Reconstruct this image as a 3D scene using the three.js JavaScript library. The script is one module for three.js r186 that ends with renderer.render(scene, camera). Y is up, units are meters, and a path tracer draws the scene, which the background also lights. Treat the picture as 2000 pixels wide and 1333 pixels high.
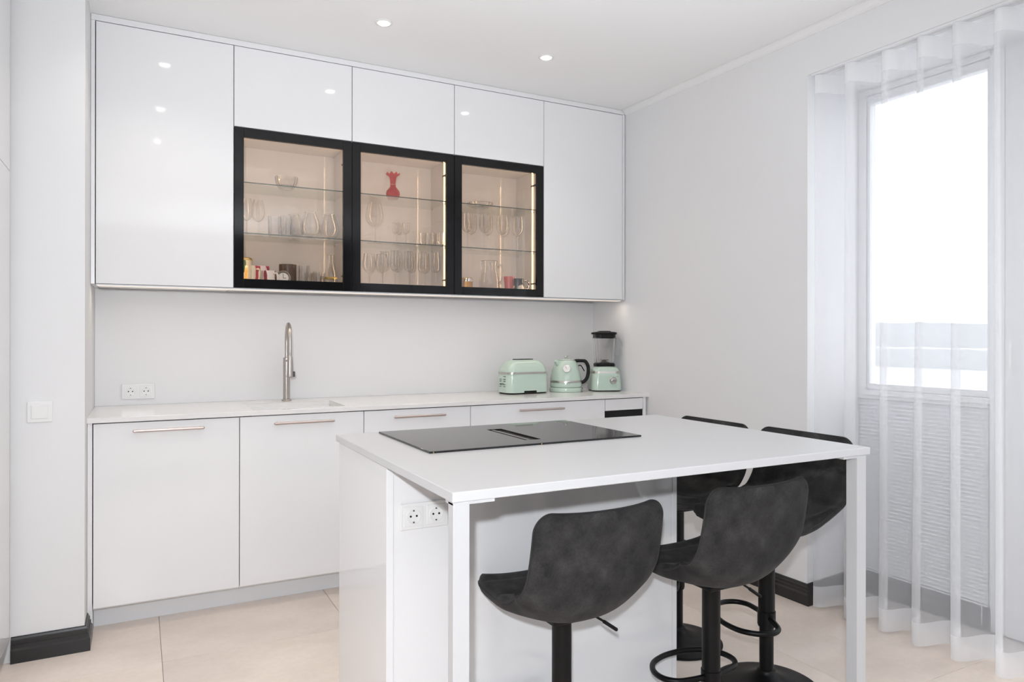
import * as THREE from 'three';
import { RoundedBoxGeometry } from 'three/addons/geometries/RoundedBoxGeometry.js';
import { mergeGeometries, mergeVertices } from 'three/addons/utils/BufferGeometryUtils.js';
import { RectAreaLightUniformsLib } from 'three/addons/lights/RectAreaLightUniformsLib.js';

// ------------------------------------------------------------------ camera, sky, exposure, flash
const scene = new THREE.Scene();
const FOCAL = 1389.24, HALF = 1333 / 2;
const camera = new THREE.PerspectiveCamera(2 * Math.atan(HALF / FOCAL) * 180 / Math.PI, 2000 / 1333, 0.05, 3000);
camera.rotation.order = 'YXZ';
camera.position.set(0.298, 1.3007, 4.1384);
camera.rotation.set(0, -27.7215 * Math.PI / 180, 0.0727 * Math.PI / 180);
camera.setViewOffset(2000, 1333, 0, 8.56, 2000, 1333);       // slight lens shift
camera.updateProjectionMatrix();
scene.add(camera);

const renderer = new THREE.WebGLRenderer({ antialias: true });
renderer.toneMapping = THREE.LinearToneMapping;
renderer.toneMappingExposure = 1.43;
renderer.shadowMap.enabled = true;
RectAreaLightUniformsLib.init();
scene.background = new THREE.Color().setRGB(1.92, 2.0, 2.09);   // even overcast sky

// ------------------------------------------------------------------ helpers
const C = (r, g, b) => new THREE.Color().setRGB(r, g, b);
let seed = 7;
const rnd = () => { seed = (seed * 1664525 + 1013904223) >>> 0; return seed / 4294967296; };
const taken = new Map();
const numbered = (n) => { const k = taken.get(n) || 0; taken.set(n, k + 1); return k ? `${n}_${String(k).padStart(3, '0')}` : n; };
function shade(o) { o.traverse((m) => { if (m.isMesh) { m.castShadow = true; m.receiveShadow = true; } }); return o; }
function part(name, geo, mat, parent) { const m = new THREE.Mesh(geo, mat); m.name = name; m.castShadow = m.receiveShadow = true; parent.add(m); return m; }
function thing(name, label, category, pos = [0, 0, 0], turn = 0, group) {
  const o = new THREE.Group(); o.name = numbered(name); o.position.set(...pos); o.rotation.y = turn;
  o.userData = { label, category }; if (group) o.userData.group = group; scene.add(o); return o;
}
function each(name, geos, mat, parent) { return geos.map((g) => part(name, g, mat, parent)); }
function solo(name, geo, mat, label, category, group) {
  const m = new THREE.Mesh(geo, mat); m.name = numbered(name); m.castShadow = m.receiveShadow = true;
  m.userData = { label, category }; if (group) m.userData.group = group; scene.add(m); return m;
}
function struct(name, geo, mat, label, category, parent) {
  const m = geo ? new THREE.Mesh(geo, mat) : new THREE.Group(); m.name = name; m.castShadow = m.receiveShadow = true;
  if (parent) parent.add(m); else { m.userData = { kind: 'structure', label, category }; scene.add(m); }
  return m;
}
function dup(src, pos, turn, label, group) {
  const r = src.clone(); r.name = numbered(src.name.replace(/_\d{3}$/, '')); r.position.set(...pos); if (turn !== undefined) r.rotation.y = turn;
  r.userData = { ...src.userData }; if (label) r.userData.label = label; if (group) r.userData.group = group; scene.add(r); return r;
}
const plain = (g) => { const q = g.index ? g.toNonIndexed() : g; for (const k of Object.keys(q.attributes)) if (!['position', 'normal', 'uv'].includes(k)) q.deleteAttribute(k); return q; };
const join = (...gs) => mergeGeometries(gs.flat().map(plain));
// box by its extents, with a small rounded arris
function B(x0, x1, y0, y1, z0, z1, r = 0.0012) {
  const w = x1 - x0, h = y1 - y0, d = z1 - z0;
  const g = r > 0 ? new RoundedBoxGeometry(w, h, d, 2, Math.min(r, w / 2.01, h / 2.01, d / 2.01)) : new THREE.BoxGeometry(w, h, d);
  return g.translate((x0 + x1) / 2, (y0 + y1) / 2, (z0 + z1) / 2);
}
const cyl = (r0, r1, h, n = 40) => new THREE.CylinderGeometry(r1, r0, h, n).translate(0, h / 2, 0);
const lathe = (pts, n = 48) => new THREE.LatheGeometry(pts.map(([r, y]) => new THREE.Vector2(Math.max(r, 0.00005), y)), n);
function tube(pts, r, n = 64, closed = false, k = 14) {
  return new THREE.TubeGeometry(new THREE.CatmullRomCurve3(pts.map((p) => new THREE.Vector3(...p)), closed, 'centripetal'), n, r, k, closed);
}
// ends for a tube: small balls
const ball = (p, r) => new THREE.SphereGeometry(r, 16, 10).translate(...p);
// rounded-rectangle loft: rows of {y, a, b, r}; closed at both ends
function loftRR(rows, n = 12) {
  const ring = ({ y, a, b, r, ox = 0, oz = 0 }) => {
    const out = [], rr = Math.min(r, a - 1e-4, b - 1e-4);
    for (const [sx, sz, a0] of [[1, 1, 0], [-1, 1, Math.PI / 2], [-1, -1, Math.PI], [1, -1, 1.5 * Math.PI]])
      for (let i = 0; i <= n; i++) { const t = a0 + (i / n) * Math.PI / 2; out.push([ox + sx * (a - rr) + rr * Math.cos(t), y, oz + sz * (b - rr) + rr * Math.sin(t)]); }
    return out;
  };
  const R = rows.map(ring), m = R[0].length, pos = [], idx = [];
  R.forEach((q) => q.forEach((p) => pos.push(...p)));
  for (let k = 0; k < R.length - 1; k++) for (let i = 0; i < m; i++) {
    const a = k * m + i, b = k * m + (i + 1) % m, c = a + m, d = b + m; idx.push(a, c, b, b, c, d);
  }
  for (const [k, flip] of [[0, 0], [R.length - 1, 1]]) {
    const c = pos.length / 3; pos.push(rows[k].ox || 0, rows[k].y, rows[k].oz || 0);
    for (let i = 0; i < m; i++) { const a = k * m + i, b = k * m + (i + 1) % m; idx.push(...(flip ? [c, b, a] : [c, a, b])); }
  }
  const g = new THREE.BufferGeometry(); g.setAttribute('position', new THREE.Float32BufferAttribute(pos, 3)); g.setIndex(idx);
  const g2 = g.toNonIndexed(); g2.computeVertexNormals();
  const g3 = crease(g2, 0.7); g3.setAttribute('uv', new THREE.Float32BufferAttribute(new Float32Array(g3.attributes.position.count * 2), 2)); return g3;
}
// smooth normals except across sharp edges
function crease(g, angle) {
  const p = g.attributes.position, n = p.count, face = [], map = new Map();
  const A = new THREE.Vector3(), Bv = new THREE.Vector3(), Cv = new THREE.Vector3();
  for (let i = 0; i < n; i += 3) {
    A.fromBufferAttribute(p, i); Bv.fromBufferAttribute(p, i + 1); Cv.fromBufferAttribute(p, i + 2);
    const f = Bv.clone().sub(A).cross(Cv.clone().sub(A)); const w = f.length(); if (w > 0) f.divideScalar(w); face.push([f, w]);
    for (let k = 0; k < 3; k++) { const key = [p.getX(i + k), p.getY(i + k), p.getZ(i + k)].map((v) => Math.round(v * 2e5)).join(); if (!map.has(key)) map.set(key, []); map.get(key).push(i / 3); }
  }
  const out = new Float32Array(n * 3), c = Math.cos(angle);
  for (let i = 0; i < n; i++) {
    const [f] = face[(i / 3) | 0], s = new THREE.Vector3();
    const key = [p.getX(i), p.getY(i), p.getZ(i)].map((v) => Math.round(v * 2e5)).join();
    for (const t of map.get(key)) if (face[t][0].dot(f) > c) s.addScaledVector(face[t][0], face[t][1]);
    s.normalize(); out.set([s.x, s.y, s.z], i * 3);
  }
  g.setAttribute('normal', new THREE.BufferAttribute(out, 3)); return g;
}
// sweep of a closed profile [(outward, up)] along a polyline in plan, mitred; side = +1: outward is to the right of travel
function sweep(path, profile, side = 1) {
  const n = path.length, rings = [];
  for (let i = 0; i < n; i++) {
    const d = (a, b) => new THREE.Vector2(b[0] - a[0], b[1] - a[1]).normalize();
    const d0 = d(path[Math.max(i - 1, 0)], path[Math.max(i, 1)]), d1 = d(path[Math.min(i, n - 2)], path[Math.min(i + 1, n - 1)]);
    const n0 = new THREE.Vector2(-d0.y, d0.x), n1 = new THREE.Vector2(-d1.y, d1.x), m = n0.clone().add(n1).normalize();
    m.multiplyScalar(side / Math.max(m.dot(n1), 0.2));
    rings.push(profile.map(([o, y]) => [path[i][0] + m.x * o, y, path[i][1] + m.y * o]));
  }
  const pos = [], k = profile.length;
  const tri = (a, b, c) => pos.push(...a, ...b, ...c);
  for (let i = 0; i < n - 1; i++) for (let j = 0; j < k; j++) {
    const a = rings[i][j], b = rings[i][(j + 1) % k], c = rings[i + 1][j], d = rings[i + 1][(j + 1) % k];
    if (side > 0) { tri(a, c, b); tri(b, c, d); } else { tri(a, b, c); tri(b, d, c); }
  }
  const shp = THREE.ShapeUtils.triangulateShape(profile.map((q) => new THREE.Vector2(...q)), []);
  for (const t of shp) { tri(rings[0][t[0]], rings[0][t[1]], rings[0][t[2]]); tri(rings[n - 1][t[0]], rings[n - 1][t[2]], rings[n - 1][t[1]]); }
  const g = new THREE.BufferGeometry(); g.setAttribute('position', new THREE.Float32BufferAttribute(pos, 3)); g.computeVertexNormals();
  g.setAttribute('uv', new THREE.Float32BufferAttribute(new Float32Array(pos.length / 3 * 2), 2)); return g;
}
// prism over a plan polygon [(x,z)]
function prism(poly, y0, y1) {
  const s = new THREE.Shape(poly.map(([x, z]) => new THREE.Vector2(x, -z)));
  return new THREE.ExtrudeGeometry(s, { depth: y1 - y0, bevelEnabled: false }).rotateX(-Math.PI / 2).translate(0, y0, 0);
}
// value noise
function noise2(seedN) {
  const h = (x, y) => { let n = (x * 374761393 + y * 668265263 + seedN * 2147483647) | 0; n = Math.imul(n ^ (n >>> 13), 1274126177); return ((n ^ (n >>> 16)) >>> 0) / 4294967296; };
  const s = (t) => t * t * (3 - 2 * t);
  return (x, y, per) => { const xi = Math.floor(x), yi = Math.floor(y), fx = s(x - xi), fy = s(y - yi), w = (v) => ((v % per) + per) % per;
    const a = h(w(xi), w(yi)), b = h(w(xi + 1), w(yi)), c = h(w(xi), w(yi + 1)), d = h(w(xi + 1), w(yi + 1)); return a + (b - a) * fx + (c - a) * fy + (a - b - c + d) * fx * fy; };
}
function fbm(n, x, y, per, oct, gain = 0.5) { let v = 0, a = 1, t = 0; for (let o = 0; o < oct; o++) { v += a * n(x * per * 2 ** o, y * per * 2 ** o, per * 2 ** o); t += a; a *= gain; } return v / t; }
function texture(size, fn, srgb) {
  const d = new Uint8Array(size * size * 4);
  for (let j = 0; j < size; j++) for (let i = 0; i < size; i++) { const c = fn(i / size, j / size), k = 4 * (j * size + i); d[k] = c[0]; d[k + 1] = c[1]; d[k + 2] = c[2]; d[k + 3] = 255; }
  const t = new THREE.DataTexture(d, size, size); t.wrapS = t.wrapT = THREE.RepeatWrapping; t.magFilter = THREE.LinearFilter; t.minFilter = THREE.LinearMipmapLinearFilter; t.generateMipmaps = true;
  if (srgb) t.colorSpace = THREE.SRGBColorSpace; t.needsUpdate = true; return t;
}
const std = (color, roughness, extra = {}) => new THREE.MeshStandardMaterial({ color, roughness, ...extra });
const phy = (color, roughness, extra = {}) => new THREE.MeshPhysicalMaterial({ color, roughness, ...extra });

// ------------------------------------------------------------------ materials
const nA = noise2(3), nB = noise2(11), nC = noise2(29);
const plasterBump = texture(256, (u, v) => { const q = 128 + 90 * (fbm(nA, u, v, 32, 3) - 0.5); return [q, q, q]; });
plasterBump.repeat.set(2, 2);
const M = {
  wall: std(C(0.80, 0.80, 0.805), 0.85, { bumpMap: plasterBump, bumpScale: 0.0006 }),
  ceiling: std(C(0.93, 0.93, 0.93), 0.9),
  trim: std(C(0.85, 0.85, 0.85), 0.5),
  gloss: phy(C(0.855, 0.855, 0.86), 0.06, { ior: 1.5 }),
  legShaded: phy(C(0.60, 0.60, 0.605), 0.32, { ior: 1.5 }),  // white satin darkened in colour to stand for weaker light on legs and brackets
  satin: phy(C(0.84, 0.84, 0.845), 0.32, { ior: 1.5 }),
  carcass: std(C(0.82, 0.81, 0.80), 0.45),
  interior: phy(C(0.79, 0.75, 0.71), 0.03, { ior: 1.5 }),
  quartz: phy(C(0.83, 0.815, 0.80), 0.16, { ior: 1.5 }),
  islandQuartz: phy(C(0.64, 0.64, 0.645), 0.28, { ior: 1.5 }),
  splash: phy(C(0.82, 0.82, 0.825), 0.5, { ior: 1.45, specularIntensity: 0.6 }),
  plinth: std(C(0.80, 0.81, 0.83), 0.4),
  blackFrame: phy(C(0.006, 0.006, 0.0065), 0.08, { ior: 1.45, specularIntensity: 0.8 }),
  hob: phy(C(0.008, 0.008, 0.009), 0.03, { ior: 1.52 }),
  black: phy(C(0.008, 0.008, 0.0085), 0.42, { ior: 1.5, specularIntensity: 0.55 }),
  blackMetal: phy(C(0.0035, 0.0035, 0.0038), 0.40, { ior: 1.45, specularIntensity: 0.55 }),
  skirting: phy(C(0.012, 0.012, 0.013), 0.28, { ior: 1.5 }),
  steel: std(C(0.50, 0.46, 0.43), 0.30, { metalness: 1 }),
  handle: std(C(0.62, 0.53, 0.50), 0.34, { metalness: 1 }),
  chrome: std(C(0.75, 0.75, 0.76), 0.16, { metalness: 1 }),
  band: std(C(0.55, 0.54, 0.50), 0.28, { metalness: 1 }),
  plastic: phy(C(0.84, 0.84, 0.83), 0.25),
  mint: phy(C(0.535, 0.665, 0.575), 0.16, { clearcoat: 0.6, clearcoatRoughness: 0.06 }),
  pane: phy(C(1, 1, 1), 0, { transmission: 1, thickness: 0, ior: 1.5 }),
  doorGlass: phy(C(0.97, 0.94, 0.92), 0, { transmission: 1, thickness: 0, ior: 1.5 }),
  shelfGlass: phy(C(0.95, 0.975, 0.965), 0, { transmission: 1, thickness: 0, ior: 1.5 }),
  shelfEdge: phy(C(0.06, 0.085, 0.075), 0.1),
  glass: phy(C(1, 1, 1), 0.0, { transmission: 1, thickness: 0.002, ior: 1.52 }),
  redGlass: phy(C(0.72, 0.075, 0.06), 0.05, { transmission: 0.68, thickness: 0, ior: 1.5 }),
  pinkGlass: phy(C(0.85, 0.30, 0.27), 0.1, { transmission: 0.5, thickness: 0, ior: 1.5 }),
  gold: std(C(0.78, 0.58, 0.25), 0.3, { metalness: 1 }),
  led: std(C(0, 0, 0), 1, { emissive: C(2.2, 1.55, 0.75), emissiveIntensity: 1 }),
  ledUnder: std(C(0, 0, 0), 1, { emissive: C(0.92, 0.74, 0.62), emissiveIntensity: 1 }),
  lamp: std(C(0, 0, 0), 1, { emissive: C(15, 14, 12.6), emissiveIntensity: 1 }),
  pvc: phy(C(0.82, 0.82, 0.83), 0.3),
  blind: std(C(0.85, 0.86, 0.88), 0.9),
  sheer: phy(C(0.86, 0.865, 0.88), 1, { transmission: 0.45, thickness: 0, transparent: true, opacity: 0.43, side: THREE.DoubleSide }),
  sheerDense: phy(C(0.92, 0.92, 0.93), 1, { transmission: 0.4, thickness: 0, transparent: true, opacity: 0.72, side: THREE.DoubleSide }),
};

// ------------------------------------------------------------------ measures
const YC = 2.7945;                                         // ceiling
const wallX = (z) => 3.1385 + 0.0224 * z;                  // the window wall is a degree off square
const ZN = 1.745;                                          // start of the window niche
const ZE = 4.70, ZB = 7.6, XL = -0.80;

// ------------------------------------------------------------------ lamp helpers, camera flash, added fill heads
function spot(pos, target, intensity, color, angle, penumbra, radius) {
  const l = new THREE.SpotLight(color, intensity, 0, angle, penumbra, 2); l.position.set(...pos); l.target.position.set(...target); l.castShadow = true; l.shadow.radius = radius;
  l.shadow.mapSize.set(1024, 1024); scene.add(l); scene.add(l.target); return l;
}
function area(pos, towards, w, h, intensity, color, up) {
  const l = new THREE.RectAreaLight(color, intensity, w, h); l.position.set(...pos); if (up) l.up.set(...up); l.lookAt(...towards); scene.add(l); return l;
}
{ // photographer's flash behind and above the camera: it throws the crisp shadows on the island
  const f = thing('camera_flash', 'small black camera flash head above and behind the viewpoint', 'flash', [0.16, 1.53, 4.32], 0);
  part('head', B(-0.04, 0.04, -0.025, 0.025, 0, 0.08, 0.006), M.black, f);
  part('tube_window', B(-0.034, 0.034, -0.019, 0.019, -0.006, -0.001, 0.002), M.ledUnder, f);
  part('foot', B(-0.02, 0.02, -0.09, -0.025, 0.02, 0.06, 0.006), M.black, f);
  part('stand', cyl(0.008, 0.008, 1.44).translate(0, -1.53, 0.04), M.black, f);
  part('stand_base', cyl(0.12, 0.02, 0.03).translate(0, -1.53, 0.04), M.black, f);
  spot([0.16, 1.53, 4.29], [1.35, 0.75, 1.6], 8.1, C(0.945, 0.985, 1.045), 1.0, 0.5, 1.4);
  // two unseen heads added for soft fill by bounce off the ceiling
  const stand = (label, x, y, z, tilt) => {
    const b = thing('added_fill_flash', label, 'flash', [x, y, z], 0);
    part('head', cyl(0.05, 0.10, 0.16).translate(0, -0.18, 0).rotateX(-tilt), M.black, b);
    part('diffuser', cyl(0.098, 0.098, 0.006).translate(0, -0.020, 0).rotateX(-tilt), M.ledUnder, b);
    part('stand', cyl(0.010, 0.010, y - 0.10).translate(0, -y, 0.10 * tilt), M.black, b);
    part('stand_base', cyl(0.16, 0.02, 0.03).translate(0, -y, 0.10 * tilt), M.black, b);
  };
  stand('added black fill flash head on a stand beside the viewpoint, tilted towards the ceiling over the island', 1.10, 0.75, 4.40, 0.7);
  spot([1.10, 0.75, 4.40], [1.35, YC, 2.6], 12.5, C(0.945, 0.985, 1.045), 0.75, 1.0, 5);
  stand('added black fill flash head on a stand far behind the viewpoint, turned straight up', 1.25, 0.61, 6.40, 0.05);
  spot([1.25, 0.61, 6.40], [1.25, YC, 6.3], 29, C(0.945, 0.985, 1.045), 1.2, 0.7, 2.5);
}
const downXs = [0.425, 1.33, 2.225], downZs = [0.86, 1.717, 2.59];

// ------------------------------------------------------------------ room shell
const tileTex = [0, 1, 2].map((s) => texture(512, (u, v) => {
  const a = fbm(nA, u + s * 0.31, v * 0.5 + s * 0.17, 3, 5), b = fbm(nB, u * 0.4 + s * 0.23, v, 8, 4), c = fbm(nC, u, v, 96, 2);
  const k = 1 + 0.14 * (a - 0.5) + 0.12 * (b - 0.5) + 0.03 * (c - 0.5), w = 0.035 * (a - b);
  return [Math.min(255, 230 * k), Math.min(255, 216 * (k - w * 0.4)), Math.min(255, 204 * (k - w))];
}, true));
const tileMats = tileTex.map((t) => phy(C(1, 1, 1), 0.34, { map: t, ior: 1.45 }));
{
  const floor = struct('floor', B(-1.0, 4.2, -0.12, -0.006, -0.3, ZB + 0.2, 0), std(C(0.50, 0.46, 0.42), 0.9), 'pale beige large-format tiled floor with thin joints', 'floor');
  const tw = 0.755, tl = 1.51;
  for (let i = -2; i < 4; i++) for (let j = -1; j < 5; j++) {
    const x0 = 0.384 + i * tw, z0 = 0.98 + (j - 0) * tl - 0;
    const g = B(x0 + 0.001, x0 + tw - 0.001, -0.008, 0, z0 + 0.001, z0 + tl - 0.001, 0.001);
    const p = g.attributes.position, uv = g.attributes.uv, ru = rnd(), rv = rnd();
    for (let k = 0; k < p.count; k++) uv.setXY(k, p.getX(k) / 1.6 + ru, p.getZ(k) / 1.6 + rv);
    part('tile', g, tileMats[(i * 2 + j + 8) % 3], floor);
  }
  struct('ceiling', B(-1.0, 4.2, YC, YC + 0.15, -0.3, ZB + 0.2, 0), M.ceiling, 'smooth white ceiling with recessed downlights', 'ceiling');
  struct('wall_back', B(-1.0, 4.2, -0.006, YC, -0.25, -0.045, 0), M.wall, 'white wall behind the kitchen run', 'wall');
  struct('wall_left', B(XL - 0.2, 0.1022, -0.006, YC, -0.045, 0.705, 0), M.wall, 'plain white wall pier with light switch left of the kitchen', 'wall');
  struct('wall_far_left', B(XL - 0.2, XL, -0.006, YC, 0.705, ZB, 0), M.wall, 'white side wall behind the tall cabinets', 'wall');
  // window wall: solid part, lintel over the niche, and the stretch behind the viewpoint
  struct('wall_right', prism([[wallX(-0.1), -0.1], [3.70, -0.1], [3.70, 1.69], [3.66, 1.69], [wallX(ZN), ZN]], -0.006, YC), M.wall, 'plain light grey wall right of the kitchen up to the window niche', 'wall');
  struct('wall_lintel', prism([[wallX(ZN), ZN], [3.66, 1.69], [3.70, 1.69], [3.76, ZE], [wallX(ZE), ZE]], 2.575, YC), M.wall, 'light grey wall above the curtained window niche', 'wall');
  struct('wall_right_near', prism([[wallX(ZE), ZE], [4.1, ZE], [4.1, ZB], [wallX(ZB), ZB]], -0.006, YC), M.wall, 'light grey wall beyond the curtain', 'wall');
  struct('wall_front', B(XL - 0.2, 4.1, -0.006, YC, ZB, ZB + 0.2, 0), std(C(0.07, 0.07, 0.075), 0.85), 'wall behind the viewpoint, coloured dark grey to stand for a dim room', 'wall');  // dark colour stands in for dimness, as mirrored in the black cabinet frames
}
// black skirting boards
const skirt = [[0, 0], [0.022, 0], [0.022, 0.050], [0.0195, 0.054], [0.0165, 0.058], [0.0165, 0.070], [0.012, 0.073], [0.012, 0.086], [0.0085, 0.0905], [0.006, 0.0985], [0.003, 0.101], [0, 0.101]];
struct('baseboard_left', sweep([[-0.149, 0.705], [0.1022, 0.705], [0.1022, 0.557]], skirt, 1), M.skirting, 'black moulded skirting board at the foot of the white wall pier', 'baseboard');
struct('baseboard_right', sweep([[wallX(0.58), 0.58], [wallX(ZN), ZN], [3.60, 1.70]], skirt, 1), M.skirting, 'black moulded skirting board turning the corner into the window niche', 'baseboard');
struct('baseboard_niche', sweep([[3.615, 1.705], [3.640, 2.34]], skirt, 1), M.skirting, 'black skirting board under the ribbed panel behind the sheer curtain', 'baseboard');
struct('baseboard_far_left', sweep([[XL, 3.12], [XL, ZB]], skirt, -1), M.skirting, 'black skirting board along the side wall behind the viewpoint', 'baseboard');
// cornice between ceiling and window wall
{
  const y = YC - 0.0005, cor = [[-0.001, y - 0.034], [0.004, y - 0.034], [0.012, y - 0.026], [0.021, y - 0.013], [0.030, y - 0.005], [0.034, y - 0.004], [0.034, y], [-0.001, y]];
  struct('trim_1', sweep([[wallX(0.335), 0.335], [wallX(ZB), ZB]], cor, 1), M.trim, 'slim white cornice between ceiling and window wall', 'trim');
}
// light switch
{
  const t = thing('light_switch', 'square white rocker light switch on the wall pier', 'switch', [-0.0535, 0.9945, 0.705]);
  part('frame', B(-0.0435, 0.0435, -0.0425, 0.0425, 0, 0.007, 0.003), M.plastic, t);
  part('rocker', B(-0.029, 0.029, -0.028, 0.028, 0.006, 0.0105, 0.002), M.plastic, t);
}

// ------------------------------------------------------------------ tall glossy cabinets at the far left
for (let k = 0; k < 4; k++) {
  const z0 = 0.735 + k * 0.6, t = thing('tall_cabinet', k ? `tall glossy white cabinet, ${['', 'second', 'third', 'fourth'][k]} from the wall pier, nearer the viewpoint` : 'tall glossy white cabinet at the left picture edge beside the wall pier', 'cabinet', [0, 0, 0], 0, 'tall cabinets on the left');
  part('body', B(XL + 0.002, -0.172, 0.10, YC - 0.004, z0 + 0.001, z0 + 0.599), M.carcass, t);
  part('door', B(-0.170, -0.150, 0.105, 1.9485, z0 + 0.0015, z0 + 0.5985, 0.0015), M.gloss, t);
  part('door', B(-0.170, -0.150, 1.9515, YC - 0.008, z0 + 0.0015, z0 + 0.5985, 0.0015), M.gloss, t);
  part('plinth', B(XL + 0.05, -0.19, 0, 0.0995, z0, z0 + 0.6, 0), M.plinth, t);
}

// ------------------------------------------------------------------ base cabinets, worktop, sink
const ZD = 0.5551, YU = 0.9214, YD = 0.1115, CT = 0.9434, GAP = 0.0018;
function barHandle(parent, x0, x1, y, z) {
  part('handle', join(tube([[x0, y, z + 0.030], [x1, y, z + 0.030]], 0.0062, 4), ball([x0, y, z + 0.030], 0.0062), ball([x1, y, z + 0.030], 0.0062),
    ...[x0 + 0.012, x1 - 0.012].map((x) => new THREE.CylinderGeometry(0.005, 0.005, 0.03, 16).rotateX(Math.PI / 2).translate(x, y, z + 0.015))), M.handle, parent);
}
{
  const units = [[0.1236, 0.7236, 0.282, 0.563, 'leftmost white base cabinet, steel bar handle, below the double socket'], [0.7236, 1.3236, 0.882, 1.162, 'white base cabinet with bar handle below the sink'],
    [1.3236, 1.9236, 1.481, 1.761, 'white base cabinet with bar handle behind the left half of the hob'], [1.9236, 2.8236, 2.222, 2.512, 'wide white base cabinet with bar handle in front of the toaster']];
  units.forEach(([x0, x1, h0, h1, label], i) => {
    const t = thing('base_cabinet', label, 'cabinet', [0, 0, 0], 0, 'base cabinets along the back wall');
    const p = 0.018;
    if (i === 1) part('body', join(B(x0 + 0.0005, x1 - 0.0005, 0.1, 0.118, -0.03, 0.53), B(x0 + 0.0005, x0 + p, 0.118, 0.918, -0.03, 0.53), B(x1 - p, x1 - 0.0005, 0.118, 0.918, -0.03, 0.53), B(x0 + p, x1 - p, 0.118, 0.918, -0.03, -0.02)), M.carcass, t);
    else part('body', B(x0 + 0.0005, x1 - 0.0005, 0.1, 0.914, -0.03, 0.53), M.carcass, t);
    const d = part('door', B(x0 + GAP, x1 - GAP, YD + 0.001, YU - 0.005, ZD - 0.02, ZD, 0.0014), M.gloss, t);
    barHandle(d, h0, h1, 0.8805, ZD);
  });
  const w = thing('wine_cooler', 'narrow black-fronted built-in cooler under white panel at the right end of worktop', 'cooler');
  part('body', B(2.8241, 3.1125, 0.1, 0.914, -0.03, 0.53), M.carcass, w);
  part('top_panel', B(2.8236 + GAP, 3.1127, 0.8465, YU - 0.005, ZD - 0.02, ZD, 0.0014), M.gloss, w);
  const dr = part('door', B(2.8236 + GAP, 3.1127, YD + 0.001, 0.8445, ZD - 0.024, ZD - 0.004, 0.002), M.blackFrame, w);
  part('glass', B(2.86, 3.08, 0.17, 0.79, ZD - 0.005, ZD - 0.002, 0.001), M.hob, dr);
  const e1 = thing('end_panel', 'slim white end panel at the left of the base cabinets', 'panel'); part('panel', B(0.1032, 0.1218, 0.0, 0.9205, -0.03, ZD + 0.001), M.gloss, e1);
  const e2 = thing('end_panel', 'slim white filler panel between cooler and right wall', 'panel'); part('panel', B(3.1145, 3.1372, 0.0, 0.9205, -0.03, ZD), M.gloss, e2);
  const pl = thing('plinth', 'pale grey recessed plinth under the base cabinets', 'plinth'); part('board', B(0.1225, 3.114, 0.0, 0.0995, 0.44, 0.456), M.plinth, pl);
  // worktop with a cut-out for the basin
  const wt = thing('worktop', 'long thin white quartz worktop along the back wall', 'worktop');
  const X0 = 0.1034, X1 = 3.139, Z1 = 0.566, s0 = 0.79, s1 = 1.245, q0 = 0.15, q1 = 0.50, y0 = 0.9215;
  const sh = new THREE.Shape([[X0, 0.04], [X1, 0.04], [X1 + 0.0115, -Z1], [X0, -Z1]].map((p) => new THREE.Vector2(...p)));
  const hole = new THREE.Path(); const r = 0.012;
  hole.moveTo(s0 + r, -q0); hole.lineTo(s1 - r, -q0); hole.quadraticCurveTo(s1, -q0, s1, -q0 - r); hole.lineTo(s1, -q1 + r); hole.quadraticCurveTo(s1, -q1, s1 - r, -q1); hole.lineTo(s0 + r, -q1); hole.quadraticCurveTo(s0, -q1, s0, -q1 + r); hole.lineTo(s0, -q0 - r); hole.quadraticCurveTo(s0, -q0, s0 + r, -q0);
  sh.holes.push(hole);
  part('slab', new THREE.ExtrudeGeometry(sh, { depth: CT - y0 - 0.002, bevelEnabled: true, bevelSize: 0.001, bevelThickness: 0.001, bevelSegments: 1, curveSegments: 6 }).rotateX(-Math.PI / 2).translate(0, y0 + 0.001, 0), M.quartz, wt);
  const sk = thing('kitchen_sink', 'white rectangular undermounted sink set into the worktop below the tap', 'sink');
  const t = 0.006, yb = 0.755, yt = 0.9210;
  part('basin', join(B(s0 - t, s1 + t, yb - t, yb, q0 - t, q1 + t), B(s0 - t, s0, yb, yt, q0 - t, q1 + t), B(s1, s1 + t, yb, yt, q0 - t, q1 + t), B(s0, s1, yb, yt, q0 - t, q0), B(s0, s1, yb, yt, q1, q1 + t)), M.plastic, sk);
  part('drain', lathe([[0, 0.003], [0.03, 0.003], [0.04, 0.0045], [0.045, 0.001], [0.045, 0]], 32).translate(1.02, yb, 0.32), M.chrome, sk);
}
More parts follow.
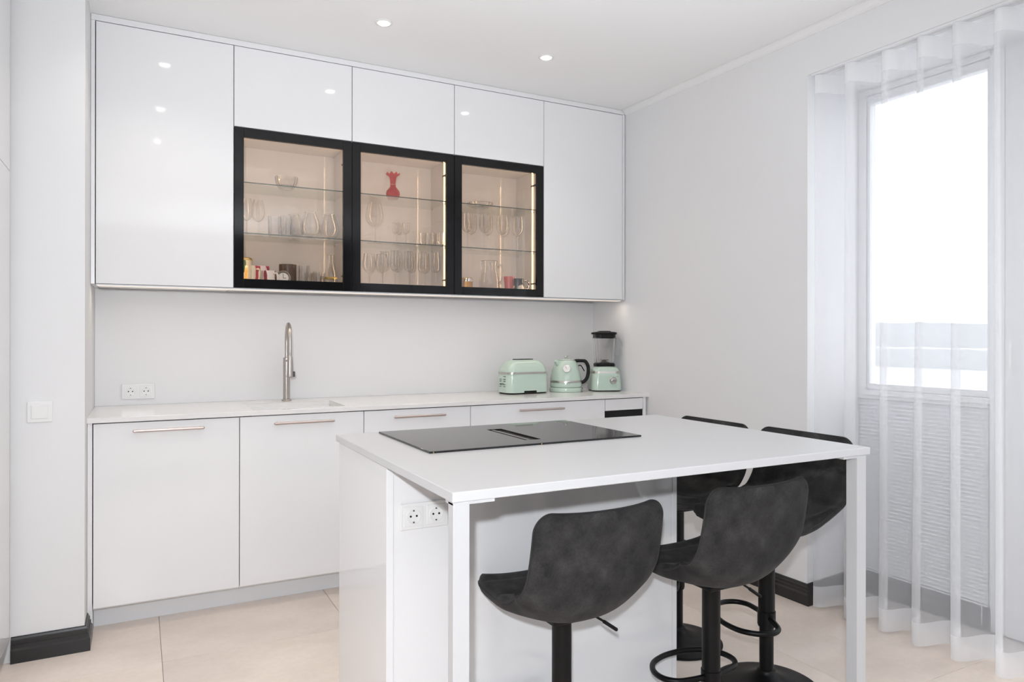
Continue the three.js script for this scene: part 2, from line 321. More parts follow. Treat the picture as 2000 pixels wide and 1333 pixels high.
// pull-out tap
{
  const t = thing('kitchen_tap', 'tall brushed steel pull-out kitchen tap behind the sink', 'tap', [1.030, CT, 0.045], -0.05);
  part('base', lathe([[0, 0], [0.027, 0], [0.027, 0.004], [0.024, 0.007], [0.0195, 0.009]], 40), M.steel, t);
  part('body', lathe([[0.0185, 0.006], [0.0185, 0.236], [0.0165, 0.239], [0.012, 0.240]], 40), M.steel, t);
  part('spout', tube([[0, 0.236, 0], [0, 0.30, 0], [0, 0.36, 0.004], [0, 0.405, 0.028], [0, 0.424, 0.070], [0, 0.408, 0.110], [0, 0.365, 0.134], [0, 0.30, 0.140], [0, 0.236, 0.140]], 0.0098, 80, false, 20), M.steel, t);
  const h = part('spray_head', lathe([[0.0098, 0.250], [0.0128, 0.246], [0.0145, 0.222], [0.0172, 0.160], [0.0185, 0.140], [0.0165, 0.136], [0, 0.136]], 36).translate(0, 0, 0.140), M.steel, t);
  part('spray_button', B(0.015, 0.026, 0.138, 0.168, 0.132, 0.148, 0.003), std(C(0.10, 0.09, 0.085), 0.4, { metalness: 0.5 }), h);
  part('holder', tube([[0, 0.222, 0.01], [0, 0.222, 0.13]], 0.006, 6), M.steel, t);
  part('lever', join(new THREE.CylinderGeometry(0.011, 0.011, 0.020, 28).rotateX(Math.PI / 2).translate(0.004, 0.160, -0.026), tube([[0.004, 0.160, -0.034], [0.004, 0.168, -0.037], [0.004, 0.195, -0.036]], 0.004, 16)), M.steel, t);
}
// sockets
function doubleSocket(label, pos) {
  const t = thing('double_socket', label, 'socket', pos, 0, 'double power sockets');
  part('frame', B(-0.0765, 0.0765, -0.0395, 0.0395, 0, 0.007, 0.003), M.plastic, t);
  for (const x of [-0.036, 0.036]) {
    const ins = part('socket_insert', join(B(x - 0.0295, x + 0.0295, -0.0295, 0.0295, 0.006, 0.009, 0.0012), lathe([[0.0225, 0.0088], [0.0225, 0.0105], [0.0205, 0.0105], [0.0198, 0.0092], [0, 0.0092]], 40).rotateX(Math.PI / 2).translate(x, 0, 0)), M.plastic, t);
    each('hole', [[-0.0095, 0.001], [0.0095, 0.001]].map(([dx, dy]) => new THREE.CylinderGeometry(0.0031, 0.0031, 0.002, 16).rotateX(Math.PI / 2).translate(x + dx, dy, 0.0092)), M.black, ins);
    each('earth_clip', [B(x - 0.0024, x + 0.0024, 0.0155, 0.0195, 0.009, 0.0112, 0.0005), B(x - 0.0024, x + 0.0024, -0.0195, -0.0155, 0.009, 0.0112, 0.0005)], std(C(0.12, 0.12, 0.12), 0.35, { metalness: 0.6 }), ins);
  }
  return t;
}
doubleSocket('white double power socket on the splashback at the left', [0.299, 1.0135, -0.0395]);

// ------------------------------------------------------------------ splashback and wall cabinets
const ZU = 0.328, YB = 1.543, YT = 2.763, YG = 2.3569, S = 0.1217, WD = 0.6;
{
  const sp = thing('splashback', 'smooth pale grey splashback panel between worktop and wall cabinets', 'panel');
  part('panel', B(0.1035, 3.1375, CT + 0.0005, YB - 0.0005, -0.045, -0.040, 0), M.splash, sp);
  const sur = thing('cabinet_surround', 'thin white frame around the wall cabinets under the ceiling', 'panel');
  part('top_rail', B(0.1032, 3.1395, YT + 0.002, YC - 0.0015, -0.03, ZU), M.satin, sur);
  part('side_rail', B(0.1032, S - 0.002, YB, YT + 0.001, -0.03, ZU), M.satin, sur);
  part('side_rail', B(S + 3.0 + 0.001, 3.1395, YB, YT + 0.001, -0.03, ZU), M.satin, sur);
  const cab = (x0, x1, y0, y1, label) => {
    const t = thing('wall_cabinet', label, 'cabinet', [0, 0, 0], 0, 'white wall cabinets');
    part('body', B(x0 + 0.0008, x1 - 0.0008, y0 + 0.001, y1 - 0.001, -0.03, ZU - 0.0225), M.carcass, t);
    part('door', B(x0 + GAP, x1 - GAP, y0 + GAP, y1 - GAP, ZU - 0.020, ZU, 0.0012), M.gloss, t);
  };
  cab(S, S + WD, YB + 0.001, YT, 'tall glossy white wall cabinet at the left of the row');
  cab(S + WD, S + 2 * WD, YG, YT, 'small white wall cabinet above the left glass cabinet');
  cab(S + 2 * WD, S + 3 * WD, YG, YT, 'small white wall cabinet above the middle glass cabinet');
  cab(S + 3 * WD, S + 4 * WD, YG, YT, 'small white wall cabinet above the right glass cabinet');
  cab(S + 4 * WD, S + 5 * WD, YB + 0.001, YT, 'tall glossy white wall cabinet at the right of the row');
}
const SH1 = 2.092, SH2 = 1.832, FL = YB + 0.0195;         // glass shelves and cabinet floor
['left glass display cabinet with crystal bowl and mugs', 'middle glass display cabinet holding the red vase', 'right glass display cabinet with the glass jug'].forEach((label, i) => {
  const x0 = S + (i + 1) * WD, x1 = x0 + WD, p = 0.018, y0 = YB + 0.001, y1 = YG - 0.001, zb = 0.0, zf = ZU - 0.0225;
  const t = thing('display_cabinet', label, 'cabinet', [0, 0, 0], 0, 'glass display cabinets');
  part('back_panel', B(x0 + 0.0008, x1 - 0.0008, y0, y1, zb - 0.012, zb), M.interior, t);
  part('side_panel', B(x0 + 0.0008, x0 + p, y0, y1, zb, zf), M.interior, t);
  part('side_panel', B(x1 - p, x1 - 0.0008, y0, y1, zb, zf), M.interior, t);
  part('bottom_panel', B(x0 + p, x1 - p, y0, y0 + p, zb, zf), M.interior, t);
  part('top_panel', B(x0 + p, x1 - p, y1 - p, y1, zb, zf), M.interior, t);
  const a = x0 + GAP, b = x1 - GAP, c = y0 + GAP, d = y1 - GAP, f = 0.046, z0 = ZU - 0.020, z1 = ZU;
  const fr = part('door_frame', join(B(a, a + f, c, d, z0, z1, 0.0012), B(b - f, b, c, d, z0, z1, 0.0012), B(a + f, b - f, c, c + f, z0, z1, 0.0012), B(a + f, b - f, d - f, d, z0, z1, 0.0012)), M.blackFrame, t);
  part('pane', B(a + f - 0.004, b - f + 0.004, c + f - 0.004, d - f + 0.004, z0 + 0.008, z0 + 0.0085, 0), M.doorGlass, fr);
  for (const [y, hasEdge] of [[SH1, 1], [SH2, 1]]) {
    const s = part('glass_shelf', B(x0 + p + 0.001, x1 - p - 0.001, y - 0.006, y, zb + 0.001, 0.284, 0), M.shelfGlass, t);
    if (hasEdge) part('shelf_edge', B(x0 + p + 0.001, x1 - p - 0.001, y - 0.0056, y - 0.0004, 0.284, 0.2846, 0), M.shelfEdge, s);
    each('shelf_pin', [[x0 + p + 0.004, 0.24], [x1 - p - 0.004, 0.24], [x1 - p - 0.004, 0.03]].map(([x, z]) => B(x - 0.004, x + 0.004, y - 0.013, y - 0.0065, z - 0.004, z + 0.004, 0.001)), M.chrome, s);
  }
  // warm light strips on both side panels near the door
  for (const sgn of [-1, 1]) {
    const xs = sgn < 0 ? x0 + p : x1 - p, xe = xs - sgn * 0.004;
    part('light_strip', B(Math.min(xs, xe), Math.max(xs, xe), y0 + p + 0.004, y1 - p - 0.004, 0.216, 0.228, 0), M.led, t);
    area([xe - sgn * 0.0015, (y0 + y1) / 2, 0.222], [xe - sgn * 1.0, (y0 + y1) / 2, 0.12], 0.008, 0.76, 12.0, C(1.0, 0.71, 0.47));
    each('hinge', [B(Math.min(xs, xs - sgn * 0.012), Math.max(xs, xs - sgn * 0.012), y0 + 0.085, y0 + 0.093, 0.214, 0.300, 0.001), B(Math.min(xs, xs - sgn * 0.012), Math.max(xs, xs - sgn * 0.012), y1 - 0.11, y1 - 0.102, 0.214, 0.300, 0.001)], M.black, t);
  }
});
{ // light profile under the wall cabinets
  const t = thing('under_cabinet_light', 'long thin warm light strip along the underside of the wall cabinets', 'light');
  part('profile', B(0.125, 3.115, YB - 0.007, YB + 0.0005, 0.285, 0.322, 0.001), M.trim, t);
  part('diffuser', B(0.130, 3.110, YB - 0.0085, YB - 0.0072, 0.290, 0.316, 0), M.ledUnder, t);
  area([1.62, YB - 0.0105, 0.303], [1.62, 0, 0.303], 2.96, 0.022, 6.2, C(1.0, 0.87, 0.74), [0, 0, 1]);
}
// recessed downlights
downXs.forEach((x, i) => downZs.forEach((z, j) => {
  if (i > 0 && j > 0) return;                              // one row along the cabinets, one column along the left
  const seen = j === 0 && i > 0;
  const t = thing('downlight', seen ? `small round recessed ceiling downlight, the ${i === 1 ? 'left' : 'right'} one of the two in view` : `round recessed downlight mirrored in the left wall cabinet, ${['highest', 'middle', 'lowest'][j]} of three reflections`, 'downlight', [x, YC, z], 0, 'ceiling downlights');
  part('ring', lathe([[0.026, -0.001], [0.027, -0.005], [0.034, -0.0045], [0.041, -0.0025], [0.0415, 0]], 40), M.plastic, t);
  part('lens', lathe([[0, -0.0105], [0.014, -0.0098], [0.022, -0.0078], [0.0262, -0.005], [0.0262, 0]], 32), M.lamp, t);
  spot([x, YC - 0.016, z], [x, 0, z], 0.70, C(1, 0.91, 0.81), 1.05, 0.9, 1.2);
}));

// ------------------------------------------------------------------ island
const IX0 = 0.934, IX1 = 2.401, IZ0 = 1.554, IZ1 = 2.637, IT = 0.9434, IU = 0.9195;
{
  const t = thing('island_cabinet', 'glossy white island cabinet under the counter with end panel and sockets', 'cabinet');
  part('end_panel', B(0.946, 0.968, 0.0, IU - 0.0005, 1.556, 2.111), M.gloss, t);
  part('end_panel', B(2.029, 2.049, 0.0, IU - 0.0005, 1.556, 2.109), M.gloss, t);
  part('back_panel', B(0.9685, 2.0285, 0.0, IU - 0.0005, 2.088, 2.107), M.gloss, t);
  part('body', B(0.9685, 2.0285, 0.1, IU - 0.001, 1.60, 2.087), M.carcass, t);
  for (const [x0, x1] of [[0.9685, 1.50], [1.50, 2.0285]]) for (const [y0, y1] of [[0.105, 0.5], [0.5, 0.905]]) {
    const d = part('drawer', B(x0 + GAP, x1 - GAP, y0 + GAP, y1 - GAP, 1.578, 1.598), M.gloss, t); const xm = (x0 + x1) / 2;
    part('handle', join(tube([[xm - 0.13, y1 - 0.04, 1.552], [xm + 0.13, y1 - 0.04, 1.552]], 0.006, 4), ...[-0.11, 0.11].map((q) => new THREE.CylinderGeometry(0.005, 0.005, 0.03, 12).rotateX(Math.PI / 2).translate(xm + q, y1 - 0.04, 1.565))), M.handle, d);
  }
  part('plinth', B(0.9685, 2.0285, 0.0, 0.0995, 1.63, 1.65), M.plinth, t);
  const top = thing('island_table', 'white island tabletop with square white legs carrying the black hob', 'table');
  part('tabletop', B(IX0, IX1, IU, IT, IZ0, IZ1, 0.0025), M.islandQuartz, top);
  part('leg', B(0.936, 0.9775, 0, IU - 0.0005, 2.606, 2.636, 0.0015), M.legShaded, top);
  part('leg', B(2.337, 2.381, 0, IU - 0.0005, 2.596, 2.636, 0.0015), M.legShaded, top);
  part('bracket', B(0.936, 1.043, IU - 0.0075, IU, 2.590, 2.635, 0.001), M.legShaded, top);
  part('bracket', B(2.275, 2.381, IU - 0.0075, IU, 2.590, 2.635, 0.001), M.legShaded, top);
  doubleSocket('white double power socket on the island below the tabletop', [1.065, 0.7610, 2.107]);
}
{ // induction hob with a central extractor slot
  const X0 = 1.083, X1 = 1.888, Z0 = 1.591, Z1 = 2.1055, y0 = IT, y1 = IT + 0.0065, a0 = 1.458, a1 = 1.522, c0 = 1.722, c1 = 2.030;
  const t = thing('induction_hob', 'black glass induction hob with central extractor slot on the island', 'hob');
  const sh = new THREE.Shape([[X0, -Z0], [X1, -Z0], [X1, -Z1], [X0, -Z1]].map((p) => new THREE.Vector2(...p)));
  sh.holes.push(new THREE.Path([[a0, -c0], [a1, -c0], [a1, -c1], [a0, -c1]].map((p) => new THREE.Vector2(...p))));
  part('glass_plate', new THREE.ExtrudeGeometry(sh, { depth: 0.0045, bevelEnabled: true, bevelSize: 0.0015, bevelThickness: 0.001, bevelSegments: 2, bevelOffset: -0.0015 }).rotateX(-Math.PI / 2).translate(0, y0 + 0.001, 0), M.hob, t);
  const v = part('vent', B(a0 + 0.0008, a1 - 0.0008, y0 + 0.0002, y0 + 0.001, c0 + 0.0008, c1 - 0.0008, 0), M.black, t);
  part('vent_bar', B(a0 + 0.012, a0 + 0.028, y0 + 0.001, y1 - 0.0004, c0 + 0.016, c1 - 0.008, 0.002), M.hob, v);
  each('edge_glint', [B(X0 + 0.012, X0 + 0.0145, y0 + 0.001, y1 - 0.001, Z1 - 0.0012, Z1 + 0.0005, 0), B(1.476, 1.479, y0 + 0.001, y1 - 0.001, Z1 - 0.0012, Z1 + 0.0005, 0)], M.gold, t);  // reflected LED glints on the front edge, modelled as gold slivers
}

// ------------------------------------------------------------------ small appliances on the worktop
{ // toaster
  const t = thing('toaster', 'mint green two-slot toaster with metal band on the worktop', 'toaster', [2.453, CT, 0.185], 0.06);
  const a = 0.150, b = 0.086;
  part('foot', loftRR([{ y: 0, a: a - 0.006, b: b - 0.006, r: 0.05 }, { y: 0.010, a: a - 0.002, b: b - 0.002, r: 0.05 }]), M.black, t);
  const rows = [[0.009, 0.0], [0.012, 0.002], [0.05, 0.001], [0.10, -0.001], [0.135, -0.004], [0.16, -0.010], [0.18, -0.020], [0.195, -0.032], [0.205, -0.046], [0.2105, -0.060], [0.212, -0.068]];
  part('housing', loftRR(rows.map(([y, d]) => ({ y, a: a + d * 0.85, b: b + d * 0.72, r: 0.048 }))), M.mint, t);
  part('band', loftRR([{ y: 0.124, a: a - 0.004, b: b - 0.003, r: 0.048 }, { y: 0.1242, a: a - 0.0002, b: b - 0.0002, r: 0.048 }, { y: 0.137, a: a - 0.0010, b: b - 0.001, r: 0.048 }, { y: 0.1372, a: a - 0.005, b: b - 0.005, r: 0.048 }]), M.band, t);
  each('slot', [B(-0.062, 0.062, 0.2105, 0.2165, -0.024, -0.005, 0.0015), B(-0.062, 0.062, 0.2105, 0.2165, 0.005, 0.024, 0.0015)], M.black, t);
  part('lifter', join(B(-0.159, -0.148, 0.066, 0.061, -0.012, 0.012, 0.002)), M.band, t);
  each('button', [[0.046, 0.026], [0.058, 0.026], [0.078, 0.026], [0.090, 0.026], [0.108, 0.026], [0.046, -0.022], [0.058, -0.022], [0.078, -0.022], [0.090, -0.022]].map(([y, z]) => B(-0.1535, -0.1475, y, y + 0.004, z - 0.010, z + 0.010, 0.001)), std(C(0.12, 0.125, 0.12), 0.4), t);
  part('foot_arch', B(-0.045, 0.05, 0.0, 0.022, 0.082, 0.0880, 0.004), M.black, t);
  const cord = solo('power_cord', tube([[2.585, CT + 0.05, 0.10], [2.622, CT + 0.022, 0.10], [2.645, CT + 0.006, 0.085], [2.675, CT + 0.004, 0.05], [2.72, CT + 0.006, 0.012], [2.75, CT + 0.03, -0.03]], 0.0032, 60), M.black, 'thin black cord running from the toaster behind the kettle', 'cord'); void cord;
}
{ // kettle
  const t = thing('kettle', 'mint green round kettle with gauge and black handle beside the toaster', 'kettle', [2.770, CT, 0.19], 0);
  part('base', lathe([[0, 0], [0.104, 0], [0.107, 0.004], [0.107, 0.020], [0.104, 0.027], [0.100, 0.029], [0, 0.029]], 64), M.mint, t);
  const prof = [[0.094, 0.029], [0.101, 0.031], [0.1035, 0.036], [0.1035, 0.046], [0.1025, 0.060], [0.1005, 0.080], [0.097, 0.105], [0.091, 0.135], [0.083, 0.163], [0.073, 0.186], [0.064, 0.199], [0.056, 0.2045]];
  part('body', lathe(prof, 72), M.mint, t);
  part('band', lathe([[0.1020, 0.060], [0.1040, 0.0605], [0.1022, 0.0745], [0.100, 0.075]], 64), M.band, t);
  const lid = part('lid', lathe([[0.058, 0.203], [0.058, 0.206], [0.052, 0.209], [0.03, 0.2135], [0, 0.2145]], 48), M.mint, t);
  part('lid_ring', lathe([[0.0555, 0.2035], [0.0590, 0.204], [0.0590, 0.2062], [0.0555, 0.2066]], 48), M.band, lid);
  part('knob', lathe([[0.006, 0.214], [0.007, 0.221], [0.013, 0.226], [0.013, 0.231], [0.008, 0.234], [0, 0.2345]], 28), M.chrome, lid);
  // spout towards the left
  part('spout', new THREE.ExtrudeGeometry(new THREE.Shape([[0.072, 0.158], [0.098, 0.196], [0.094, 0.203], [0.052, 0.194]].map((p) => new THREE.Vector2(...p))), { depth: 0.014, bevelEnabled: true, bevelSize: 0.004, bevelThickness: 0.004, bevelSegments: 3 }).translate(0, 0, -0.007).rotateY(Math.PI + 0.25), M.mint, t);
  const ang = 0.35, hd = (r, y) => [r * Math.cos(ang), y, r * Math.sin(ang)];
  const h = part('handle', join(tube([hd(0.060, 0.198), hd(0.095, 0.201), hd(0.130, 0.196), hd(0.148, 0.165), hd(0.150, 0.125), hd(0.140, 0.085), hd(0.118, 0.062), hd(0.098, 0.058)], 0.0115, 60)), M.black, t);
  part('handle_trim', tube([hd(0.075, 0.2065), hd(0.100, 0.2085), hd(0.130, 0.2030), hd(0.1545, 0.170), hd(0.1575, 0.125), hd(0.147, 0.083)], 0.0055, 40), M.chrome, h);
  const g = part('gauge', lathe([[0, 0.004], [0.0205, 0.004], [0.0205, 0.006], [0.025, 0.006], [0.026, 0.0], [0.026, -0.012]], 40).rotateX(Math.PI / 2), M.chrome, t);
  const ga = -0.50; g.position.set(0.0915 * Math.sin(ga), 0.152, 0.0915 * Math.cos(ga)); g.rotation.set(0, ga, 0); g.rotateX(-0.30);
  part('dial', new THREE.CylinderGeometry(0.0203, 0.0203, 0.0006, 36).rotateX(Math.PI / 2).translate(0, 0, 0.0045), std(C(0.85, 0.84, 0.82), 0.4), g);
  part('needle', B(-0.0012, 0.0012, -0.002, 0.015, 0.0049, 0.0055, 0).rotateZ(0.6), std(C(0.55, 0.12, 0.08), 0.4), g);
  part('switch', join(B(0.060, 0.092, 0.010, 0.016, 0.078, 0.093, 0.002)), M.band, t);
  solo('power_cord', tube([[2.896, CT + 0.005, 0.075], [2.92, CT + 0.005, 0.085], [2.945, CT + 0.02, 0.075], [2.945, CT + 0.09, 0.065], [2.93, CT + 0.14, 0.06], [2.955, CT + 0.155, 0.045], [2.99, CT + 0.16, 0.03], [3.04, CT + 0.12, 0.0]], 0.0036, 80), M.black, 'thin black cord looping up between kettle and blender', 'cord');
  solo('cord_plug', join(B(2.890, 2.925, CT, CT + 0.020, 0.125, 0.155, 0.006), ball([2.925, CT + 0.010, 0.140], 0.009)), M.black, 'short black plug lying between kettle and blender', 'plug');
}
{ // stand blender
  const t = thing('blender', 'mint green stand blender with glass jar and black lid in the corner', 'blender', [3.042, CT, 0.235], -0.38);
  const a = 0.098, b = 0.098;
  part('foot', loftRR([{ y: 0, a: a - 0.008, b: b - 0.008, r: 0.04 }, { y: 0.008, a: a - 0.002, b: b - 0.002, r: 0.04 }]), M.black, t);
  part('housing', loftRR([[0.007, 0.0], [0.011, 0.002], [0.03, 0.002], [0.07, -0.001], [0.105, -0.004], [0.135, -0.009], [0.147, -0.015], [0.156, -0.024], [0.161, -0.034], [0.163, -0.043]].map(([y, d]) => ({ y, a: a + d, b: b + d, r: 0.042 }))), M.mint, t);
  part('band', loftRR([[0.118, -0.012], [0.1182, -0.0048], [0.1325, -0.0072], [0.1327, -0.014]].map(([y, d]) => ({ y, a: a + d, b: b + d, r: 0.042 }))), M.band, t);
  const dial = part('dial', lathe([[0, 0.020], [0.017, 0.020], [0.019, 0.017], [0.020, 0.002], [0.024, 0.002], [0.0255, 0]], 44).rotateX(Math.PI / 2).translate(0.038, 0.070, 0.0965), M.band, t);
  part('dial_grip', B(0.021, 0.055, 0.066, 0.074, 0.114, 0.122, 0.002), M.chrome, dial);
  part('indicator', new THREE.SphereGeometry(0.004, 14, 10).translate(0.068, 0.098, 0.0950), M.band, t);
  part('collar', loftRR([[0.162, 0.062], [0.166, 0.064], [0.178, 0.064], [0.180, 0.062]].map(([y, q]) => ({ y, a: q, b: q, r: 0.03 }))), M.black, t);
  const wall = [[0.181, 0.057], [0.21, 0.0595], [0.26, 0.064], [0.335, 0.0695], [0.352, 0.0705]];
  const jar = part('jar', loftRR([...wall.map(([y, q]) => ({ y, a: q, b: q, r: 0.03 })), ...wall.slice().reverse().map(([y, q]) => ({ y: Math.max(y, 0.186), a: q - 0.0035, b: q - 0.0035, r: 0.0265 }))], 10), M.glass, t);
  each('jar_rib', [[-1, 1], [1, 1], [1, -1], [-1, -1]].map(([sx, sz]) => tube([[sx * 0.050, 0.19, sz * 0.050], [sx * 0.0615, 0.345, sz * 0.0615]], 0.0022, 6, false, 8)), M.glass, jar);
  part('jar_handle', tube([[0.066, 0.335, 0.01], [0.095, 0.338, 0.014], [0.110, 0.322, 0.016], [0.110, 0.27, 0.016], [0.104, 0.235, 0.015], [0.090, 0.220, 0.013], [0.064, 0.232, 0.01]], 0.0075, 48, false, 12), M.glass, jar);
  part('blade', join(lathe([[0, 0.205], [0.008, 0.203], [0.018, 0.193], [0.042, 0.1855], [0.050, 0.181]], 24), B(-0.036, 0.036, 0.199, 0.201, -0.006, 0.006, 0.0008).rotateY(0.6), B(-0.036, 0.036, 0.203, 0.205, -0.006, 0.006, 0.0008).rotateY(2.1)), std(C(0.10, 0.10, 0.10), 0.35, { metalness: 0.5 }), t);
  const lid = part('lid', loftRR([[0.346, 0.066], [0.350, 0.0675], [0.372, 0.0675], [0.3725, 0.073], [0.382, 0.0755], [0.386, 0.074], [0.390, 0.060], [0.391, 0.045]].map(([y, q]) => ({ y, a: q, b: q, r: 0.034 }))), M.black, t);
  part('lid_spout', B(-0.086, -0.06, 0.3745, 0.384, -0.018, 0.018, 0.003), M.black, lid);
  part('lid_cap', loftRR([[0.390, 0.040], [0.3945, 0.039], [0.396, 0.034]].map(([y, q]) => ({ y, a: q, b: q, r: 0.02 }))), M.black, lid);
}

// ------------------------------------------------------------------ bar stools
const suedeTex = texture(512, (u, v) => {
  const a = fbm(nA, u, v, 4, 5, 0.6), b = fbm(nB, u, v, 12, 4), c = fbm(nC, u, v, 128, 2);
  const k = 43 + 50 * (a - 0.5) + 34 * (b - 0.5) + 14 * (c - 0.5); return [k, k * 0.975, k * 0.975];
}, true);
const suedeBump = texture(256, (u, v) => { const q = 128 + 80 * (fbm(nC, u, v, 64, 3) - 0.5); return [q, q, q]; });
const suede = phy(C(1, 1, 1), 0.95, { map: suedeTex, bumpMap: suedeBump, bumpScale: 0.0006, sheen: 0.15, sheenRoughness: 0.6, sheenColor: C(0.35, 0.34, 0.34) });
function stoolShell() {
  // centre line of the bucket in (z, y); the sitter faces +z
  const line = new THREE.CatmullRomCurve3([[0.205, 0.056], [0.175, 0.064], [0.10, 0.056], [0.0, 0.045], [-0.075, 0.043], [-0.130, 0.056], [-0.172, 0.096], [-0.194, 0.155], [-0.208, 0.230], [-0.222, 0.305], [-0.231, 0.364]].map(([z, y]) => new THREE.Vector3(0, y, z)), false, 'centripetal');
  const len = line.getLength(), NU = 56, NV = 104, pos = [[], []], uv = [], sm = THREE.MathUtils.smoothstep;
  const frame = (t) => { const p = line.getPointAt(t), d = line.getTangentAt(t); return { p, n: new THREE.Vector3(0, -d.z, d.y).normalize() }; };   // n points to the sitter's side
  const seams = [0.09, 0.25, 0.62, 0.80];
  for (let j = 0; j <= NV; j++) for (let i = 0; i <= NU; i++) {
    const u = Math.sin((-1 + 2 * i / NU) * Math.PI / 2), v = Math.sin((-1 + 2 * j / NV) * Math.PI / 2), t = (v + 1) / 2, m = Math.max(Math.abs(u), Math.abs(v));
    const { p, n } = frame(THREE.MathUtils.clamp(t, 0, 1));
    // half width: a rounded rectangle, a little fuller round the hips
    const rc = v > 0 ? 0.050 : 0.075, v0 = 1 - rc / (len / 2), q = Math.max(0, (Math.abs(v) - v0) / (1 - v0));
    const w = 0.203 + 0.013 * sm(t, 0.3, 0.6) + 0.006 * Math.exp(-Math.pow((t - 0.62) / 0.2, 2)) - rc * (1 - Math.sqrt(Math.max(0, 1 - q * q)));
    const bend = Math.exp(-Math.pow((t - 0.50) / 0.17, 2));
    const curl = (0.016 + 0.060 * bend + 0.010 * sm(t, 0.6, 1.0)) * Math.pow(Math.abs(u), 2.4);
    const rim = Math.pow(Math.max(0, 1 - Math.pow(m, 16)), 0.5), th = (0.0135 + 0.013 * (1 - sm(t, 0.35, 0.7))) * rim;
    let quilt = 0; for (const c of seams) quilt += Math.exp(-Math.pow((t - c) * len / 0.012, 2));
    const c0 = p.clone().addScaledVector(n, curl); c0.x = u * w;
    const up = c0.clone().addScaledVector(n, th - 0.007 * quilt * rim), dn = c0.clone().addScaledVector(n, -th);
    pos[0].push(up); pos[1].push(dn); uv.push([u * 0.42, t * len * 2]);
  }
  const make = (P, flip) => {
    const g = new THREE.BufferGeometry(), f = [], t = [], ix = [];
    P.forEach((v, k) => { f.push(v.x, v.y, v.z); t.push(...uv[k]); });
    for (let j = 0; j < NV; j++) for (let i = 0; i < NU; i++) { const a = j * (NU + 1) + i, b = a + 1, c = a + NU + 1, d = c + 1; ix.push(...(flip ? [a, c, b, b, c, d] : [a, b, c, b, d, c])); }
    g.setAttribute('position', new THREE.Float32BufferAttribute(f, 3)); g.setAttribute('uv', new THREE.Float32BufferAttribute(t, 2)); g.setIndex(ix); g.computeVertexNormals(); return g;
  };
  return { inner: make(pos[0], false), outer: make(pos[1], true), rim: (() => {
    const pts = []; const at = (i, j) => pos[0][j * (NU + 1) + i].clone().add(pos[1][j * (NU + 1) + i]).multiplyScalar(0.5);
    for (let i = 0; i <= NU; i++) pts.push(at(i, 0)); for (let j = 1; j <= NV; j++) pts.push(at(NU, j)); for (let i = NU - 1; i >= 0; i--) pts.push(at(i, NV)); for (let j = NV - 1; j > 0; j--) pts.push(at(0, j));
    return new THREE.TubeGeometry(new THREE.CatmullRomCurve3(pts, true), 260, 0.0032, 8, true);
  })() };
}
const shell = stoolShell();
function barStool(label, x, z, seatTurn, baseTurn, yb) {
  const t = thing('bar_stool', label, 'stool', [x, 0, z], baseTurn, 'dark grey bar stools around the island');
  const seat = part('seat_cushion', shell.inner, suede, t); seat.position.y = yb; seat.rotation.y = seatTurn - baseTurn;
  const bk = part('seat_shell', shell.outer, suede, t); bk.position.y = yb; bk.rotation.y = seat.rotation.y;
  const rm = part('piping', shell.rim, suede, bk); void rm;
  const pl = part('mount_plate', B(-0.075, 0.075, 0.005, 0.020, -0.075, 0.075, 0.004), M.blackMetal, t); pl.position.y = yb; pl.rotation.y = seat.rotation.y;
  part('lever', join(tube([[-0.02, 0.010, -0.03], [-0.075, 0.004, -0.05], [-0.100, -0.010, -0.056], [-0.150, -0.046, -0.066]], 0.0036, 30), tube([[-0.112, -0.0185, -0.0585], [-0.152, -0.0475, -0.0665]], 0.0056, 6), ball([-0.152, -0.0475, -0.0665], 0.0056)), M.blackMetal, pl);
  part('sleeve', join(cyl(0.0295, 0.0295, 0.342).translate(0, yb - 0.336, 0), cyl(0.0305, 0.0305, 0.012).translate(0, yb - 0.338, 0)), M.blackMetal, t);
  part('column', cyl(0.0252, 0.0252, yb - 0.30).translate(0, 0.02, 0), M.blackMetal, t);
  part('base', lathe([[0, 0.0], [0.186, 0.0], [0.190, 0.003], [0.190, 0.006], [0.184, 0.0095], [0.155, 0.0135], [0.12, 0.0205], [0.085, 0.0310], [0.058, 0.043], [0.040, 0.054], [0.033, 0.062], [0.0325, 0.067], [0.0285, 0.0695], [0.0252, 0.07]], 64), M.blackMetal, t);
  const yf = yb - 0.302;
  const fr = part('footrest', tube([[0.022, yf, 0.0], [0.075, yf, 0.006], [0.125, yf, 0.020], [0.152, yf, 0.055], [0.150, yf, 0.105], [0.115, yf, 0.155], [0.055, yf, 0.182], [0, yf, 0.188], [-0.055, yf, 0.182], [-0.115, yf, 0.155], [-0.150, yf, 0.105], [-0.152, yf, 0.055], [-0.125, yf, 0.020], [-0.075, yf, 0.006], [-0.022, yf, 0.0]], 0.0095, 120, false, 14), M.blackMetal, t);
  part('clamp', cyl(0.0325, 0.0325, 0.05).translate(0, yf - 0.03, 0), M.blackMetal, fr);
  return t;
}
barStool('dark grey suede bar stool nearest the viewpoint, at the front left of the island', 1.42, 2.325, Math.PI + 0.02, Math.PI, 0.466);
barStool('dark grey suede bar stool at the front right of the island by the table leg', 1.962, 2.378, Math.PI + 0.02, Math.PI, 0.492);
barStool('dark grey bar stool at the island end nearest the curtain', 2.365, 2.240, -Math.PI / 2 + 0.02, -Math.PI / 2 - 0.35, 0.566);
barStool('dark grey bar stool at the island end half hidden behind the island cabinet', 2.335, 1.778, -Math.PI / 2, -Math.PI / 2 - 0.6, 0.566);

